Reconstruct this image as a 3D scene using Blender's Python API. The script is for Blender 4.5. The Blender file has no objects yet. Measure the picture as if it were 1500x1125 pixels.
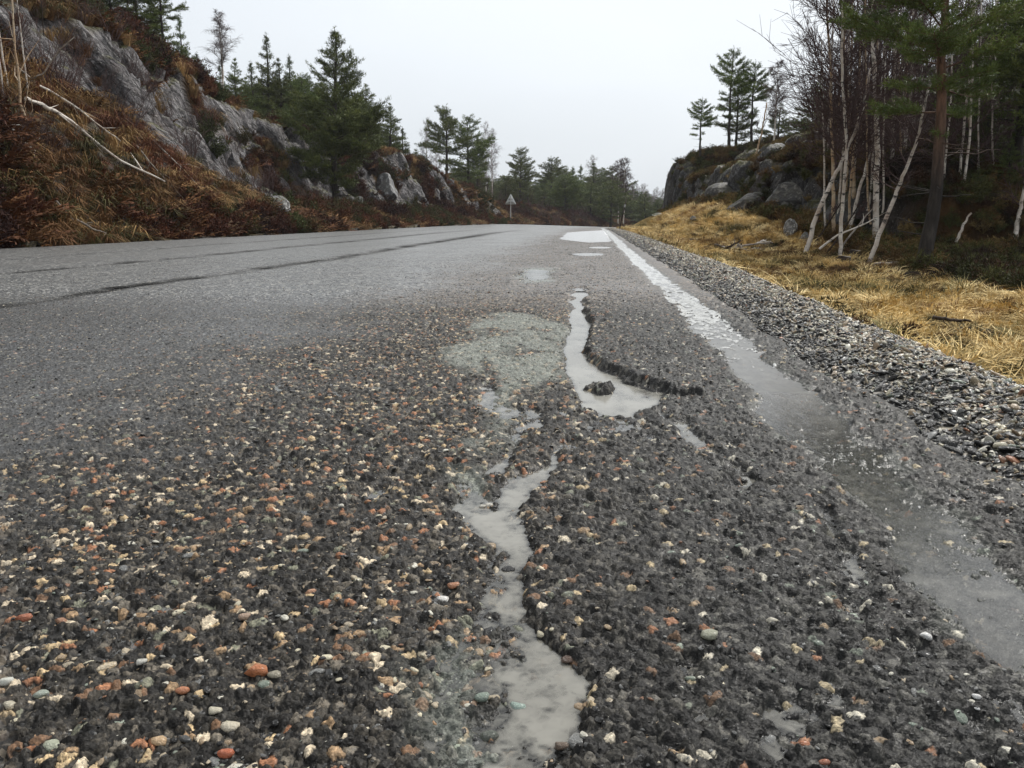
import bpy, math, random
import numpy as np
from mathutils import Vector, Matrix, Euler

# ------------------------------------------------------------------ camera, world, sun
S = bpy.context.scene
COL = S.collection
CAM_H = 0.28
F = 1200.0
PITCH = math.atan(242.5 / F)
YAW = math.atan(117.0 * math.cos(PITCH) / F)
cam_data = bpy.data.cameras.new('camera')
cam = bpy.data.objects.new('camera', cam_data)
COL.objects.link(cam)
cam_data.sensor_width = 36.0
cam_data.lens = 36.0 * F / 1500.0
cam_data.clip_start = 0.02
cam_data.clip_end = 2000.0
cam.location = (0, 0, CAM_H)
cam.rotation_euler = (math.pi / 2 - PITCH, 0, YAW)
S.camera = cam
S.view_settings.view_transform = 'Standard'
S.view_settings.look = 'None'
S.view_settings.exposure = 0.27
S.view_settings.gamma = 1.0
S.view_settings.use_curve_mapping = False

SUN_EL, SUN_AZ = math.radians(46), math.radians(34)     # azimuth from +Y, veiled sun ahead to the right
w = bpy.data.worlds.new('World'); S.world = w; w.use_nodes = True
nt = w.node_tree; nt.nodes.clear()
out = nt.nodes.new('ShaderNodeOutputWorld'); bg = nt.nodes.new('ShaderNodeBackground')
sky = nt.nodes.new('ShaderNodeTexSky'); sky.sky_type = 'NISHITA'; sky.sun_disc = False
sky.sun_elevation = SUN_EL; sky.sun_rotation = SUN_AZ; sky.dust_density = 4.0
hs = nt.nodes.new('ShaderNodeHueSaturation'); hs.inputs['Saturation'].default_value = 0.35
hs.inputs['Value'].default_value = 0.02
nt.links.new(sky.outputs[0], hs.inputs['Color'])
tc = nt.nodes.new('ShaderNodeTexCoord'); sep = nt.nodes.new('ShaderNodeSeparateXYZ')
nt.links.new(tc.outputs['Generated'], sep.inputs[0])
ramp = nt.nodes.new('ShaderNodeValToRGB')                # overcast dome, brighter towards the zenith
e = ramp.color_ramp.elements
e[0].position = 0.0; e[0].color = (0.56, 0.60, 0.64, 1)
e[1].position = 1.0; e[1].color = (.84, .87, .90, 1)
m_ = ramp.color_ramp.elements.new(0.25); m_.color = (0.65, 0.69, 0.73, 1)
nt.links.new(sep.outputs['Z'], ramp.inputs[0])
nz = nt.nodes.new('ShaderNodeTexNoise'); nz.inputs['Scale'].default_value = 1.6
nz.inputs['Detail'].default_value = 3.0; nz.inputs['Roughness'].default_value = 0.45
mp = nt.nodes.new('ShaderNodeMapping'); mp.inputs['Scale'].default_value = (1, 1, 2.6)
nt.links.new(tc.outputs['Generated'], mp.inputs[0]); nt.links.new(mp.outputs[0], nz.inputs['Vector'])
mr = nt.nodes.new('ShaderNodeMapRange'); mr.inputs['From Min'].default_value = 0.3; mr.inputs['From Max'].default_value = 0.7
mr.inputs['To Min'].default_value = 0.91; mr.inputs['To Max'].default_value = 1.08
nt.links.new(nz.outputs[0], mr.inputs['Value'])
vm = nt.nodes.new('ShaderNodeVectorMath'); vm.operation = 'SCALE'
nt.links.new(ramp.outputs[0], vm.inputs[0]); nt.links.new(mr.outputs[0], vm.inputs['Scale'])
add = nt.nodes.new('ShaderNodeVectorMath'); add.operation = 'ADD'
nt.links.new(vm.outputs[0], add.inputs[0]); nt.links.new(hs.outputs[0], add.inputs[1])
nt.links.new(add.outputs[0], bg.inputs['Color']); bg.inputs['Strength'].default_value = 0.97
nt.links.new(bg.outputs[0], out.inputs['Surface'])
sd = bpy.data.lights.new('sun', 'SUN'); so = bpy.data.objects.new('sun', sd); COL.objects.link(so)
sd.energy = 3.0; sd.angle = math.radians(14); sd.color = (1.0, 0.965, 0.91)
so.rotation_euler = (math.pi / 2 - SUN_EL, 0, math.pi - SUN_AZ)

# ------------------------------------------------------------------ numeric helpers
rng = np.random.default_rng(7)
R = random.Random(11)

def _hash(ix, iy, iz, seed):
    a = (ix.astype(np.int64) * 374761393 + iy.astype(np.int64) * 668265263 + iz.astype(np.int64) * 2147483647 + seed * 974634777) & 0xffffffff
    a = ((a ^ (a >> 13)) * 1274126177) & 0xffffffff
    a = ((a ^ (a >> 16)) * 2246822519) & 0xffffffff
    a = a ^ (a >> 13)
    return (a & 0xffffff) / float(0x1000000)

def vn2(x, y, seed=0):
    x = np.asarray(x, float); y = np.asarray(y, float)
    ix = np.floor(x); iy = np.floor(y); fx = x - ix; fy = y - iy
    fx = fx * fx * (3 - 2 * fx); fy = fy * fy * (3 - 2 * fy)
    z = np.zeros_like(ix)
    a = _hash(ix, iy, z, seed); b = _hash(ix + 1, iy, z, seed)
    c = _hash(ix, iy + 1, z, seed); d = _hash(ix + 1, iy + 1, z, seed)
    return ((a * (1 - fx) + b * fx) * (1 - fy) + (c * (1 - fx) + d * fx) * fy) * 2 - 1

def fbm2(x, y, seed=0, o=4, g=0.5):
    s = 0; a = 1.0; t = 0
    for k in range(o):
        s = s + a * vn2(x, y, seed + k); t += a; a *= g
        x, y = (x * 0.8 - y * 0.6) * 2.03 + 11.3, (x * 0.6 + y * 0.8) * 2.03 + 4.7
    return s / t

def vn3(x, y, z, seed=0):
    ix = np.floor(x); iy = np.floor(y); iz = np.floor(z)
    fx = x - ix; fy = y - iy; fz = z - iz
    fx = fx * fx * (3 - 2 * fx); fy = fy * fy * (3 - 2 * fy); fz = fz * fz * (3 - 2 * fz)
    def pl(k):
        a = _hash(ix, iy, iz + k, seed); b = _hash(ix + 1, iy, iz + k, seed)
        c = _hash(ix, iy + 1, iz + k, seed); d = _hash(ix + 1, iy + 1, iz + k, seed)
        return (a * (1 - fx) + b * fx) * (1 - fy) + (c * (1 - fx) + d * fx) * fy
    return (pl(0) * (1 - fz) + pl(1) * fz) * 2 - 1

def fbm3(x, y, z, seed=0, o=3, g=0.5):
    s = 0; a = 1.0; t = 0
    for k in range(o):
        s = s + a * vn3(x, y, z, seed + k); t += a; a *= g
        x, y, z = x * 2.1 + 3.1, y * 2.1 + 7.7, z * 2.1 + 1.3
    return s / t

def worley(x, y, seed=0):
    ix = np.floor(x); iy = np.floor(y)
    f1 = np.full(x.shape, 9.0); f2 = np.full(x.shape, 9.0); idr = np.zeros(x.shape)
    zz = np.zeros_like(ix)
    for i in (-1, 0, 1):
        for j in (-1, 0, 1):
            cx = ix + i; cy = iy + j
            px = cx + _hash(cx, cy, zz, seed); py = cy + _hash(cx, cy, zz, seed + 1)
            d = (px - x) ** 2 + (py - y) ** 2
            near = d < f1
            f2 = np.where(near, f1, np.minimum(f2, d))
            idr = np.where(near, _hash(cx, cy, zz, seed + 2), idr)
            f1 = np.where(near, d, f1)
    return np.sqrt(f1), np.sqrt(f2), idr

def ss(a, b, x):
    t = np.clip((np.asarray(x, float) - a) / (b - a), 0, 1)
    return t * t * (3 - 2 * t)

cY, sY, cP, sP = math.cos(YAW), math.sin(YAW), math.cos(PITCH), math.sin(PITCH)
def ray(px, py):
    u = (px - 750.0) / F; v = (562.5 - py) / F
    fy = cP + v * sP; z = -sP + v * cP
    return (u * cY - fy * sY, u * sY + fy * cY, z)
def ground(px, py, z=0.0):
    d = ray(px, py); t = (z - CAM_H) / d[2]
    return (d[0] * t, d[1] * t)
def atY(px, py, Y):
    d = ray(px, py); t = Y / d[1]
    return (d[0] * t, Y, CAM_H + d[2] * t)

def shift(Y):
    return np.maximum(0, np.asarray(Y, float) - 28) ** 2 / 240.0

def sdf_poly(X, Y, P):
    """signed distance, negative inside"""
    d = np.full(X.shape, 1e9); inside = np.zeros(X.shape, bool)
    n = len(P)
    for i in range(n):
        ax, ay = P[i]; bx, by = P[(i + 1) % n]
        ex, ey = bx - ax, by - ay
        t = np.clip(((X - ax) * ex + (Y - ay) * ey) / (ex * ex + ey * ey + 1e-12), 0, 1)
        dd = (X - ax - t * ex) ** 2 + (Y - ay - t * ey) ** 2
        d = np.minimum(d, dd)
        c = ((ay > Y) != (by > Y)) & (X < (bx - ax) * (Y - ay) / ((by - ay) if by != ay else 1e-9) + ax)
        inside ^= c
    d = np.sqrt(d)
    return np.where(inside, -d, d)

# ------------------------------------------------------------------ mesh and node helpers
def link(o, parent=None):
    COL.objects.link(o)
    if parent is not None: o.parent = parent
    return o
def tag(o, label=None, cat=None, group=None, kind=None):
    if label: o['label'] = label
    if cat: o['category'] = cat
    if group: o['group'] = group
    if kind: o['kind'] = kind
    return o
def empty(name, loc=(0, 0, 0), rz=0.0):
    o = bpy.data.objects.new(name, None); o.location = loc; o.rotation_euler = (0, 0, rz)
    o.empty_display_size = 0.2
    return link(o)
def mk_mesh(name, V, Fc, mats, midx=None, smooth=False, attrs=None):
    """V Nx3, Fc Mxk array (k = 3 or 4) or list of such arrays"""
    if not isinstance(Fc, list): Fc = [Fc]
    V = np.asarray(V, np.float32)
    me = bpy.data.meshes.new(name)
    me.vertices.add(len(V)); me.vertices.foreach_set('co', V.ravel())
    tot = sum(f.shape[0] * f.shape[1] for f in Fc); npoly = sum(f.shape[0] for f in Fc)
    if npoly:
        me.loops.add(tot); me.polygons.add(npoly)
        me.loops.foreach_set('vertex_index', np.concatenate([f.ravel() for f in Fc]).astype(np.int32))
        lt = np.concatenate([np.full(f.shape[0], f.shape[1]) for f in Fc]).astype(np.int32)
        me.polygons.foreach_set('loop_start', (np.cumsum(lt) - lt).astype(np.int32))
        try: me.polygons.foreach_set('loop_total', lt)
        except Exception: pass
        if midx is not None: me.polygons.foreach_set('material_index', np.asarray(midx, np.int32))
    for m in (mats if isinstance(mats, (list, tuple)) else [mats]): me.materials.append(m)
    for k, (ty, a) in (attrs or {}).items():
        at = me.attributes.new(k, ty, 'POINT')
        a = np.asarray(a)
        if ty == 'FLOAT_COLOR':
            c = np.ones((len(V), 4), np.float32); c[:, :3] = a; at.data.foreach_set('color', c.ravel())
        elif ty == 'FLOAT_VECTOR': at.data.foreach_set('vector', a.astype(np.float32).ravel())
        elif ty == 'INT': at.data.foreach_set('value', a.astype(np.int32))
        else: at.data.foreach_set('value', a.astype(np.float32))
    me.update(calc_edges=True)
    if smooth and npoly: me.polygons.foreach_set('use_smooth', np.ones(npoly, bool))
    return me
def obj(name, me, parent=None):
    return link(bpy.data.objects.new(name, me), parent)
def grid_faces(nr, nc, off=0):
    i = np.arange(nr - 1)[:, None] * nc + np.arange(nc - 1)[None, :]
    i = i.ravel() + off
    return np.stack([i, i + 1, i + nc + 1, i + nc], 1)

class MB:
    """collects tubes and triangles into one mesh"""
    def __init__(s): s.v = []; s.t = []; s.q = []; s.n = 0
    def addv(s, a): s.v.append(np.asarray(a, float)); o = s.n; s.n += len(a); return o
    def tube(s, P, r, k=5, cap=True):
        P = np.asarray(P, float); r = np.asarray(r, float); n = len(P)
        T = np.gradient(P, axis=0); T /= np.linalg.norm(T, axis=1)[:, None] + 1e-9
        ref = np.array([1, 0, 0.0]) if abs(T[0, 0]) < 0.8 else np.array([0, 1, 0.0])
        A = np.cross(T, ref); A /= np.linalg.norm(A, axis=1)[:, None] + 1e-9
        B = np.cross(T, A)
        an = np.linspace(0, 2 * np.pi, k, endpoint=False)
        V = P[:, None, :] + r[:, None, None] * (np.cos(an)[None, :, None] * A[:, None, :] + np.sin(an)[None, :, None] * B[:, None, :])
        o = s.addv(V.reshape(-1, 3))
        i = (np.arange(n - 1)[:, None] * k + np.arange(k)[None, :]).ravel()
        j = (np.arange(n - 1)[:, None] * k + (np.arange(k)[None, :] + 1) % k).ravel()
        s.q.append(np.stack([i, j, j + k, i + k], 1) + o)
        if cap and k >= 3:
            for base, c in ((0, P[0]), ((n - 1) * k, P[-1])):
                oc = s.addv([c]); a = np.arange(k)
                s.t.append(np.stack([o + base + a, o + base + (a + 1) % k, np.full(k, oc)], 1))
    def tris(s, V3):
        """V3: n x 3 x 3"""
        V3 = np.asarray(V3); o = s.addv(V3.reshape(-1, 3))
        s.t.append(np.arange(len(V3) * 3).reshape(-1, 3) + o)
    def raw(s, V, Fq):
        o = s.addv(V); (s.q if Fq.shape[1] == 4 else s.t).append(Fq + o)
    def data(s):
        f = []
        if s.q: f.append(np.concatenate(s.q))
        if s.t: f.append(np.concatenate(s.t))
        return np.concatenate(s.v), f
    def mesh(s, name, m, smooth=False):
        V, f = s.data(); return mk_mesh(name, V, f, m, smooth=smooth)

class NT:
    """small node-graph writer"""
    def __init__(s, name):
        s.m = bpy.data.materials.new(name); s.m.use_nodes = True; s.t = s.m.node_tree; s.t.nodes.clear()
        s.o = s.n('OutputMaterial')
    def n(s, ty, **kw):
        x = s.t.nodes.new('ShaderNode' + ty)
        for k, v in kw.items():
            if k.startswith('_'): setattr(x, k[1:], v)
        return x
    def L(s, a, b): s.t.links.new(a, b)
    def put(s, sock, v):
        if hasattr(v, 'is_output'): s.L(v, sock)
        else: sock.default_value = v
    def noise(s, scale, detail=4, rough=.55, vec=None, dist=0):
        x = s.n('TexNoise'); x.inputs['Scale'].default_value = scale; x.inputs['Detail'].default_value = detail
        x.inputs['Roughness'].default_value = rough; x.inputs['Distortion'].default_value = dist
        if vec is not None: s.L(vec, x.inputs['Vector'])
        return x.outputs[0]
    def vor(s, scale, vec=None, feat='F1', out='Distance', rnd=1.0):
        x = s.n('TexVoronoi'); x.feature = feat; x.inputs['Scale'].default_value = scale; x.inputs['Randomness'].default_value = rnd
        if vec is not None: s.L(vec, x.inputs['Vector'])
        return x.outputs[out]
    def mapr(s, v, a, b, c=0., d=1.):
        x = s.n('MapRange'); s.put(x.inputs['Value'], v)
        for k, z in zip(('From Min', 'From Max', 'To Min', 'To Max'), (a, b, c, d)): x.inputs[k].default_value = z
        return x.outputs[0]
    def mix(s, f, a, b, bt='MIX'):
        x = s.n('Mix'); x.data_type = 'RGBA'; x.blend_type = bt
        s.put(x.inputs[0], f)
        for sk, v in ((x.inputs[6], a), (x.inputs[7], b)):
            s.put(sk, v if hasattr(v, 'is_output') else (v[0], v[1], v[2], 1))
        return x.outputs[2]
    def math(s, op, a, b=0.):
        x = s.n('Math'); x.operation = op; s.put(x.inputs[0], a); s.put(x.inputs[1], b); return x.outputs[0]
    def ramp(s, v, stops):
        x = s.n('ValToRGB'); s.put(x.inputs[0], v); el = x.color_ramp.elements
        while len(el) < len(stops): el.new(0.5)
        for q, (p, c) in zip(el, stops): q.position = p; q.color = (c[0], c[1], c[2], 1)
        return x.outputs[0]
    def attr(s, name, ty='GEOMETRY', o='Color'):
        x = s.n('Attribute'); x.attribute_name = name; x.attribute_type = ty; return x.outputs[o]
    def coord(s, k='Object', scale=None, rot=None):
        x = s.n('TexCoord').outputs[k]
        if scale or rot:
            m = s.n('Mapping'); s.L(x, m.inputs[0])
            if scale: m.inputs['Scale'].default_value = scale
            if rot: m.inputs['Rotation'].default_value = rot
            x = m.outputs[0]
        return x
    def bump(s, h, dist, st=1., nrm=None):
        x = s.n('Bump'); s.L(h, x.inputs['Height']); x.inputs['Distance'].default_value = dist; x.inputs['Strength'].default_value = st
        if nrm is not None: s.L(nrm, x.inputs['Normal'])
        return x.outputs[0]
    def bsdf(s, col, rough=.6, nrm=None, spec=.5, alpha=None, trans=None, **kw):
        x = s.n('BsdfPrincipled'); s.put(x.inputs['Base Color'], col if hasattr(col, 'is_output') else (*col, 1))
        s.put(x.inputs['Roughness'], rough); s.put(x.inputs['Specular IOR Level'], spec)
        if nrm is not None: s.L(nrm, x.inputs['Normal'])
        if alpha is not None: s.put(x.inputs['Alpha'], alpha)
        for k, v in kw.items(): s.put(x.inputs[k.replace('_', ' ')], v)
        s.L(x.outputs[0], s.o.inputs['Surface']); return s.m

def geo_scatter(name, protos, mats, P, rot, scl, idx, tint, smooth=False, label=None, cat=None, parent=None):
    """protos: list of (V, faceslist, midx or None). One object whose own vertices carry the pieces' places."""
    Vs, Fs, part, n = [], {3: [], 4: []}, [], 0
    mi = {3: [], 4: []}
    for k, (V, fl, ms) in enumerate(protos):
        for f in fl:
            Fs[f.shape[1]].append(f + n); mi[f.shape[1]].append(np.full(len(f), 0 if ms is None else ms))
        Vs.append(V); part.append(np.full(len(V), k)); n += len(V)
    N = len(P); Vs.append(P); part.append(np.full(N, -1))
    z3 = np.zeros((n, 3)); fl = []; ml = []
    for k in (3, 4):
        if Fs[k]: fl.append(np.concatenate(Fs[k])); ml.append(np.concatenate(mi[k]))
    me = mk_mesh(name, np.concatenate(Vs), fl, mats, midx=np.concatenate(ml), smooth=smooth, attrs={
        'part': ('INT', np.concatenate(part)), 'rot': ('FLOAT_VECTOR', np.concatenate([z3, rot])),
        'scl': ('FLOAT_VECTOR', np.concatenate([z3, scl])), 'pidx': ('INT', np.concatenate([np.zeros(n), idx])),
        'tint': ('FLOAT_COLOR', np.concatenate([z3, tint]))})
    o = obj(name, me, parent); tag(o, label, cat, kind='stuff')
    g = bpy.data.node_groups.new('scatter_' + name, 'GeometryNodeTree')
    g.interface.new_socket('Geometry', in_out='INPUT', socket_type='NodeSocketGeometry')
    g.interface.new_socket('Geometry', in_out='OUTPUT', socket_type='NodeSocketGeometry')
    A = g.nodes.new; gi = A('NodeGroupInput'); go = A('NodeGroupOutput')
    def named(nm, ty):
        x = A('GeometryNodeInputNamedAttribute'); x.data_type = ty; x.inputs['Name'].default_value = nm
        return x.outputs[0]
    pt = named('part', 'INT'); join = A('GeometryNodeJoinGeometry')
    def sepk(k):
        c = A('FunctionNodeCompare'); c.data_type = 'INT'; c.operation = 'EQUAL'
        g.links.new(pt, c.inputs[2]); c.inputs[3].default_value = k
        sp = A('GeometryNodeSeparateGeometry'); sp.domain = 'POINT'
        g.links.new(gi.outputs[0], sp.inputs['Geometry']); g.links.new(c.outputs[0], sp.inputs['Selection'])
        return sp.outputs[0]
    for k in range(len(protos)):
        gt = A('GeometryNodeGeometryToInstance'); g.links.new(sepk(k), gt.inputs[0]); g.links.new(gt.outputs[0], join.inputs[0])
    iop = A('GeometryNodeInstanceOnPoints')
    g.links.new(sepk(-1), iop.inputs['Points']); g.links.new(join.outputs[0], iop.inputs['Instance'])
    iop.inputs['Pick Instance'].default_value = True
    g.links.new(named('pidx', 'INT'), iop.inputs['Instance Index'])
    er = A('FunctionNodeEulerToRotation'); g.links.new(named('rot', 'FLOAT_VECTOR'), er.inputs[0]); g.links.new(er.outputs[0], iop.inputs['Rotation'])
    g.links.new(named('scl', 'FLOAT_VECTOR'), iop.inputs['Scale'])
    g.links.new(iop.outputs[0], go.inputs[0])
    md = o.modifiers.new('scatter', 'NODES'); md.node_group = g
    return o

# ------------------------------------------------------------------ the road surface
RW_L, RW_R = -5.65, 0.47            # lateral coordinate w = X - shift(Y)
def road_plane(w, Y):
    return -0.03 * (w + 5.65) * ss(16, 48, Y) - 0.0009 * np.maximum(0, np.asarray(Y, float) - 40) ** 2
def pix(L): return [ground(x, y) for x, y in L]
def gutter_c(Y):
    return 0.322 + 0.012 * vn2(Y * 1.3, Y * 0 + 3.3, 5) + 0.02 * ss(1.0, 0.5, Y) * 0 + 0.03 * ss(6, 20, Y)
DEEP = [   # (polygon, depth, edge width)
    (pix([(815, 668), (790, 700), (765, 730), (780, 770), (795, 810), (772, 845), (792, 885), (832, 940), (840, 1000), (832, 1060), (815, 1200), (700, 1200), (728, 1100), (735, 1000), (722, 900), (722, 850), (745, 810), (700, 772), (686, 740), (730, 735), (735, 700), (758, 683)]), .013, .010),
    (pix([(775, 588), (802, 600), (790, 620), (757, 635), (738, 668), (718, 668), (732, 630), (762, 600)]), .010, .014),
    (pix([(846, 418), (866, 434), (852, 442), (854, 460), (860, 490), (866, 525), (902, 546), (935, 562), (992, 575), (975, 592), (940, 610), (885, 606), (862, 590), (838, 560), (828, 510), (830, 480), (836, 450), (838, 430)]), .020, .012),
    (pix([(815, 590), (835, 597), (870, 608), (872, 617), (840, 607), (815, 600)]), .009, .012),
    (pix([(838, 640), (876, 655), (850, 664), (830, 662)]), .009, .012),
    (pix([(968, 602), (1000, 620), (1048, 645), (1066, 668), (1040, 663), (1000, 640), (968, 618)]), .009, .012),
    (pix([(1166, 728), (1190, 735), (1207, 750), (1228, 768), (1232, 786), (1205, 775), (1180, 752)]), .011, .008),
    (pix([(818, 350), (832, 340), (884, 336), (889, 341), (897, 354), (860, 355)]), .016, .10),
    (pix([(768, 394), (809, 394), (800, 408), (772, 411)]), .012, .05),
    (pix([(722, 660), (745, 672), (738, 700), (712, 704), (698, 690), (712, 672)]), .009, .012),
    (pix([(796, 678), (808, 655), (832, 640), (846, 650), (826, 668), (806, 682)]), .009, .010),
    (pix([(742, 632), (712, 606), (694, 560), (716, 556), (740, 590), (768, 590), (762, 612)]), .008, .014),
    (pix([(862, 606), (905, 604), (902, 622), (868, 622)]), .008, .012),
    (pix([(1058, 664), (1098, 690), (1098, 738), (1080, 730), (1072, 700)]), .008, .010),
    (pix([(1226, 780), (1262, 798), (1306, 834), (1296, 862), (1252, 832)]), .008, .010),
    (pix([(585, 846), (640, 858), (655, 885), (610, 880)]), .009, .010),
    (pix([(1120, 1085), (1180, 1050), (1250, 1060), (1230, 1110), (1150, 1140)]), .0075, .012),
    (pix([(1310, 905), (1370, 915), (1400, 950), (1345, 940)]), .0075, .010),
    (pix([(1005, 1040), (1050, 1030), (1075, 1060), (1030, 1075)]), .0075, .010),
]
SHAL = [
    (pix([(650, 683), (700, 690), (745, 780), (735, 850), (745, 1000), (740, 1200), (655, 1200), (652, 960), (690, 870), (720, 800), (680, 760), (665, 720)]), .0075, .006),
    (pix([(1060, 670), (1100, 690), (1110, 730), (1090, 735), (1068, 700)]), .0045, .02),
    (pix([(1232, 785), (1290, 800), (1310, 860), (1270, 850), (1235, 815)]), .0045, .02),
    (pix([(860, 590), (985, 572), (990, 590), (930, 625), (860, 640), (800, 600)]), .005, .02),
    (pix([(1180, 1020), (1260, 1000), (1290, 1050), (1200, 1125), (1090, 1125), (1090, 1085)]), .004, .02),
    (pix([(600, 840), (640, 850), (640, 880), (600, 880)]), .006, .01),
]
SILT = [(pix([(692, 468), (722, 457), (790, 459), (836, 478), (829, 510), (830, 556), (792, 562), (770, 592), (742, 640), (715, 662), (700, 600), (702, 552), (640, 532), (652, 508), (682, 495)]), .004, .02),
        SHAL[0], (pix([(760, 392), (815, 392), (806, 413), (765, 415)]), .004, .05)]
HUMP = pix([(862, 430), (905, 470), (945, 520), (1000, 552), (1030, 578), (1000, 580), (935, 556), (900, 542), (868, 522), (862, 490), (856, 460)])
ISLE = ground(882, 566)

def base_h(w, Y, detail=True):
    """road surface without the stone relief; also returns silt mask"""
    X = w + shift(Y)
    und = .0035 * fbm2(X * 2.2, Y * 2.2, 21, 3) + .0015 * fbm2(X * 14, Y * 14, 25, 3)
    gm = ss(1.7, .9, np.abs(w - gutter_c(Y)) / .062)
    h = road_plane(w, Y) + und * (1 - .8 * gm)
    # dip of the wheel track on the left lane and grooves between layers
    for gx, st, y0 in ((-1.87, .012, 1.9), (-3.0, .010, 2.5), (-4.1, .006, 3)):
        c = gx + .02 * vn2(Y * 2.1, Y * 0, 31) + .05 * vn2(Y * .35, Y * 0, 32)
        k = ss(y0, y0 + .8, Y) * ss(26, 14, Y) * (0.7 + .3 * vn2(Y * 3, Y * 0 + gx, 37))
        d = w - c
        h = h - .006 * k * np.exp(-(d / (.022 + .004 * Y)) ** 2) + .25 * st * k * ss(.02, -.05, d) * ss(-.8, -.2, d)
    silt = np.zeros(np.shape(h))
    if detail:
        m = (Y < 24)
        Xm, Ym = X[m], Y[m]
        jx = Xm + .010 * fbm2(Xm * 30, Ym * 30, 41, 3) + .016 * vn2(Xm * 9, Ym * 9, 43)
        jy = Ym + .016 * fbm2(Xm * 30, Ym * 30, 45, 3) + .02 * vn2(Xm * 9, Ym * 9, 47)
        dd = np.zeros(Xm.shape); sl = np.zeros(Xm.shape); brk = ss(-.62, -.12, fbm2(Xm * 20, Ym * 11, 57, 4))
        for P, dep, ew in DEEP + SHAL:
            P = np.array(P); ok = (Xm > P[:, 0].min() - .1) & (Xm < P[:, 0].max() + .1) & (Ym > P[:, 1].min() - .15) & (Ym < P[:, 1].max() + .15)
            s = sdf_poly(jx[ok], jy[ok], P)
            t = np.zeros(Xm.shape); t[ok] = dep * ss(ew * .6, -ew, s) * (.80 + .55 * fbm2(Xm[ok] * 42, Ym[ok] * 26, 48, 3))
            dd = np.maximum(dd, t)
        for P, dep, ew in SILT:
            P = np.array(P); ok = (Xm > P[:, 0].min() - .1) & (Xm < P[:, 0].max() + .1) & (Ym > P[:, 1].min() - .15) & (Ym < P[:, 1].max() + .15)
            s = sdf_poly(jx[ok] + .02 * fbm2(Xm[ok] * 25, Ym[ok] * 12, 49, 3), jy[ok], P)
            t = np.zeros(Xm.shape); t[ok] = ss(.02, -.04, s + .05 * fbm2(Xm[ok] * 12, Ym[ok] * 7, 58, 3)) * brk[ok]
            sl = np.maximum(sl, t)
        s = sdf_poly(jx, jy, np.array(HUMP))
        up = .012 * ss(.004, -.008, s)
        r = np.sqrt(((jx - ISLE[0]) / .034) ** 2 + ((jy - ISLE[1]) / .055) ** 2)
        up = up + .022 * ss(1.1, .5, r)
        # far potholes
        for hx, hy, rr, dp in ((862, 372, .16, .03), (880, 362, .14, .03)):
            gx_, gy_ = ground(hx, hy)
            up = up - dp * ss(1, .3, np.sqrt(((jx - gx_) / rr) ** 2 + ((jy - gy_) / (rr * 2.5)) ** 2))
        # water runnel along the edge
        g = np.abs(jx - shift(Ym) - gutter_c(Ym)) / (.050 + .012 * vn2(Ym * 4, Ym * 0, 51))
        dd = np.maximum(dd, .0098 * ss(1.3, .6, g) * (.78 + .20 * vn2(Xm * 9, Ym * 5, 52) + .30 * fbm2(Xm * 55, Ym * 30, 54, 3) * ss(2.4, .9, Ym)))
        sl = np.maximum(sl, .30 * ss(1.25, .8, g + .25 * vn2(Xm * 40, Ym * 25, 53)))
        h[m] = h[m] - dd + up
        silt[m] = sl
    h = h - .03 * ss(RW_R - .03, RW_R + .02, w + .02 * vn2(Y * 8, Y * 0, 61)) - .02 * ss(RW_L + .1, RW_L, w)
    return h, silt

PAL = np.array([(.006, .006, .006), (.011, .011, .011), (.020, .020, .019), (.040, .039, .036), (.10, .097, .088),   # greys
                (.24, .18, .12), (.36, .30, .20), (.24, .125, .075), (.14, .09, .06), (.14, .155, .13), (.46, .43, .36)])
def rough_zone(w, Y):
    return ss(-1.0, -.34, w + .16 * fbm2(w * 4, Y * 3, 71, 3) + .10 * vn2(w * 17, Y * 13, 73))

def micro(w, Y, silt):
    """relief of the aggregate and its own colour"""
    X = w + shift(Y)
    zc = rough_zone(w, Y)
    wx = X + .0022 * vn2(X * 210, Y * 210, 80); wy = Y + .0022 * vn2(X * 210, Y * 210, 81)
    f1, f2, i1 = worley(wx / .0073, wy / .0073, 3)
    g1, g2, i2 = worley(wx / .0037, wy / .0037, 9)
    edge = f2 - f1
    b1 = np.minimum(1, edge * 2.2) ** .7 * (.25 + .75 * i2 ** 0) * (i1 * 37.7 % 1.0)
    b2 = np.minimum(1, (g2 - g1) * 2.2) ** .7 * (i2 * 17.3 % 1.0)
    amp = .0036 * zc + .0022 * (1 - zc)
    h = amp * (1.1 * b1 + .6 * b2 - .75)
    h = h - .0050 * zc * ss(.10, .6, fbm2(X * 45, Y * 45, 91, 3)) + .0012 * fbm2(X * 90, Y * 90, 93, 2)
    h = h * (1 - .12 * silt)
    p = i1 * 91.7 % 1.0; q = i2 * 53.3 % 1.0
    # choose a palette entry per stone: coloured ones mostly left of the puddle
    pale = (.07 + .13 * ss(.12, -.15, w)) * zc + .06 * (1 - zc)
    k = np.where(p < pale, 5 + np.minimum(5, (p / pale * 6).astype(int)), np.minimum(4, ((p - pale) / (1 - pale) * 4.4).astype(int)))
    k2 = np.minimum(4, (q * 5).astype(int))
    c = np.where((b1 > .16)[:, None], PAL[k], PAL[k2])
    c = np.where((edge < .10)[:, None], PAL[0], c)
    grey = np.array([.034, .034, .034]) * (0.25 + 4.5 * q ** 5)[:, None]
    c = c * (1 + ss(.15, -.15, w)[:, None] * np.array([.26, .13, .0]))
    c = c * zc[:, None] + (.45 * c + .55 * grey) * (1 - zc)[:, None]
    sc = np.array([.21, .225, .20]) * (.75 + .5 * q)[:, None]
    m = (silt * (.75 + .2 * vn2(X * 60, Y * 60, 95)))[:, None]
    return h, c * (1 - m) + sc * m

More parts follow.
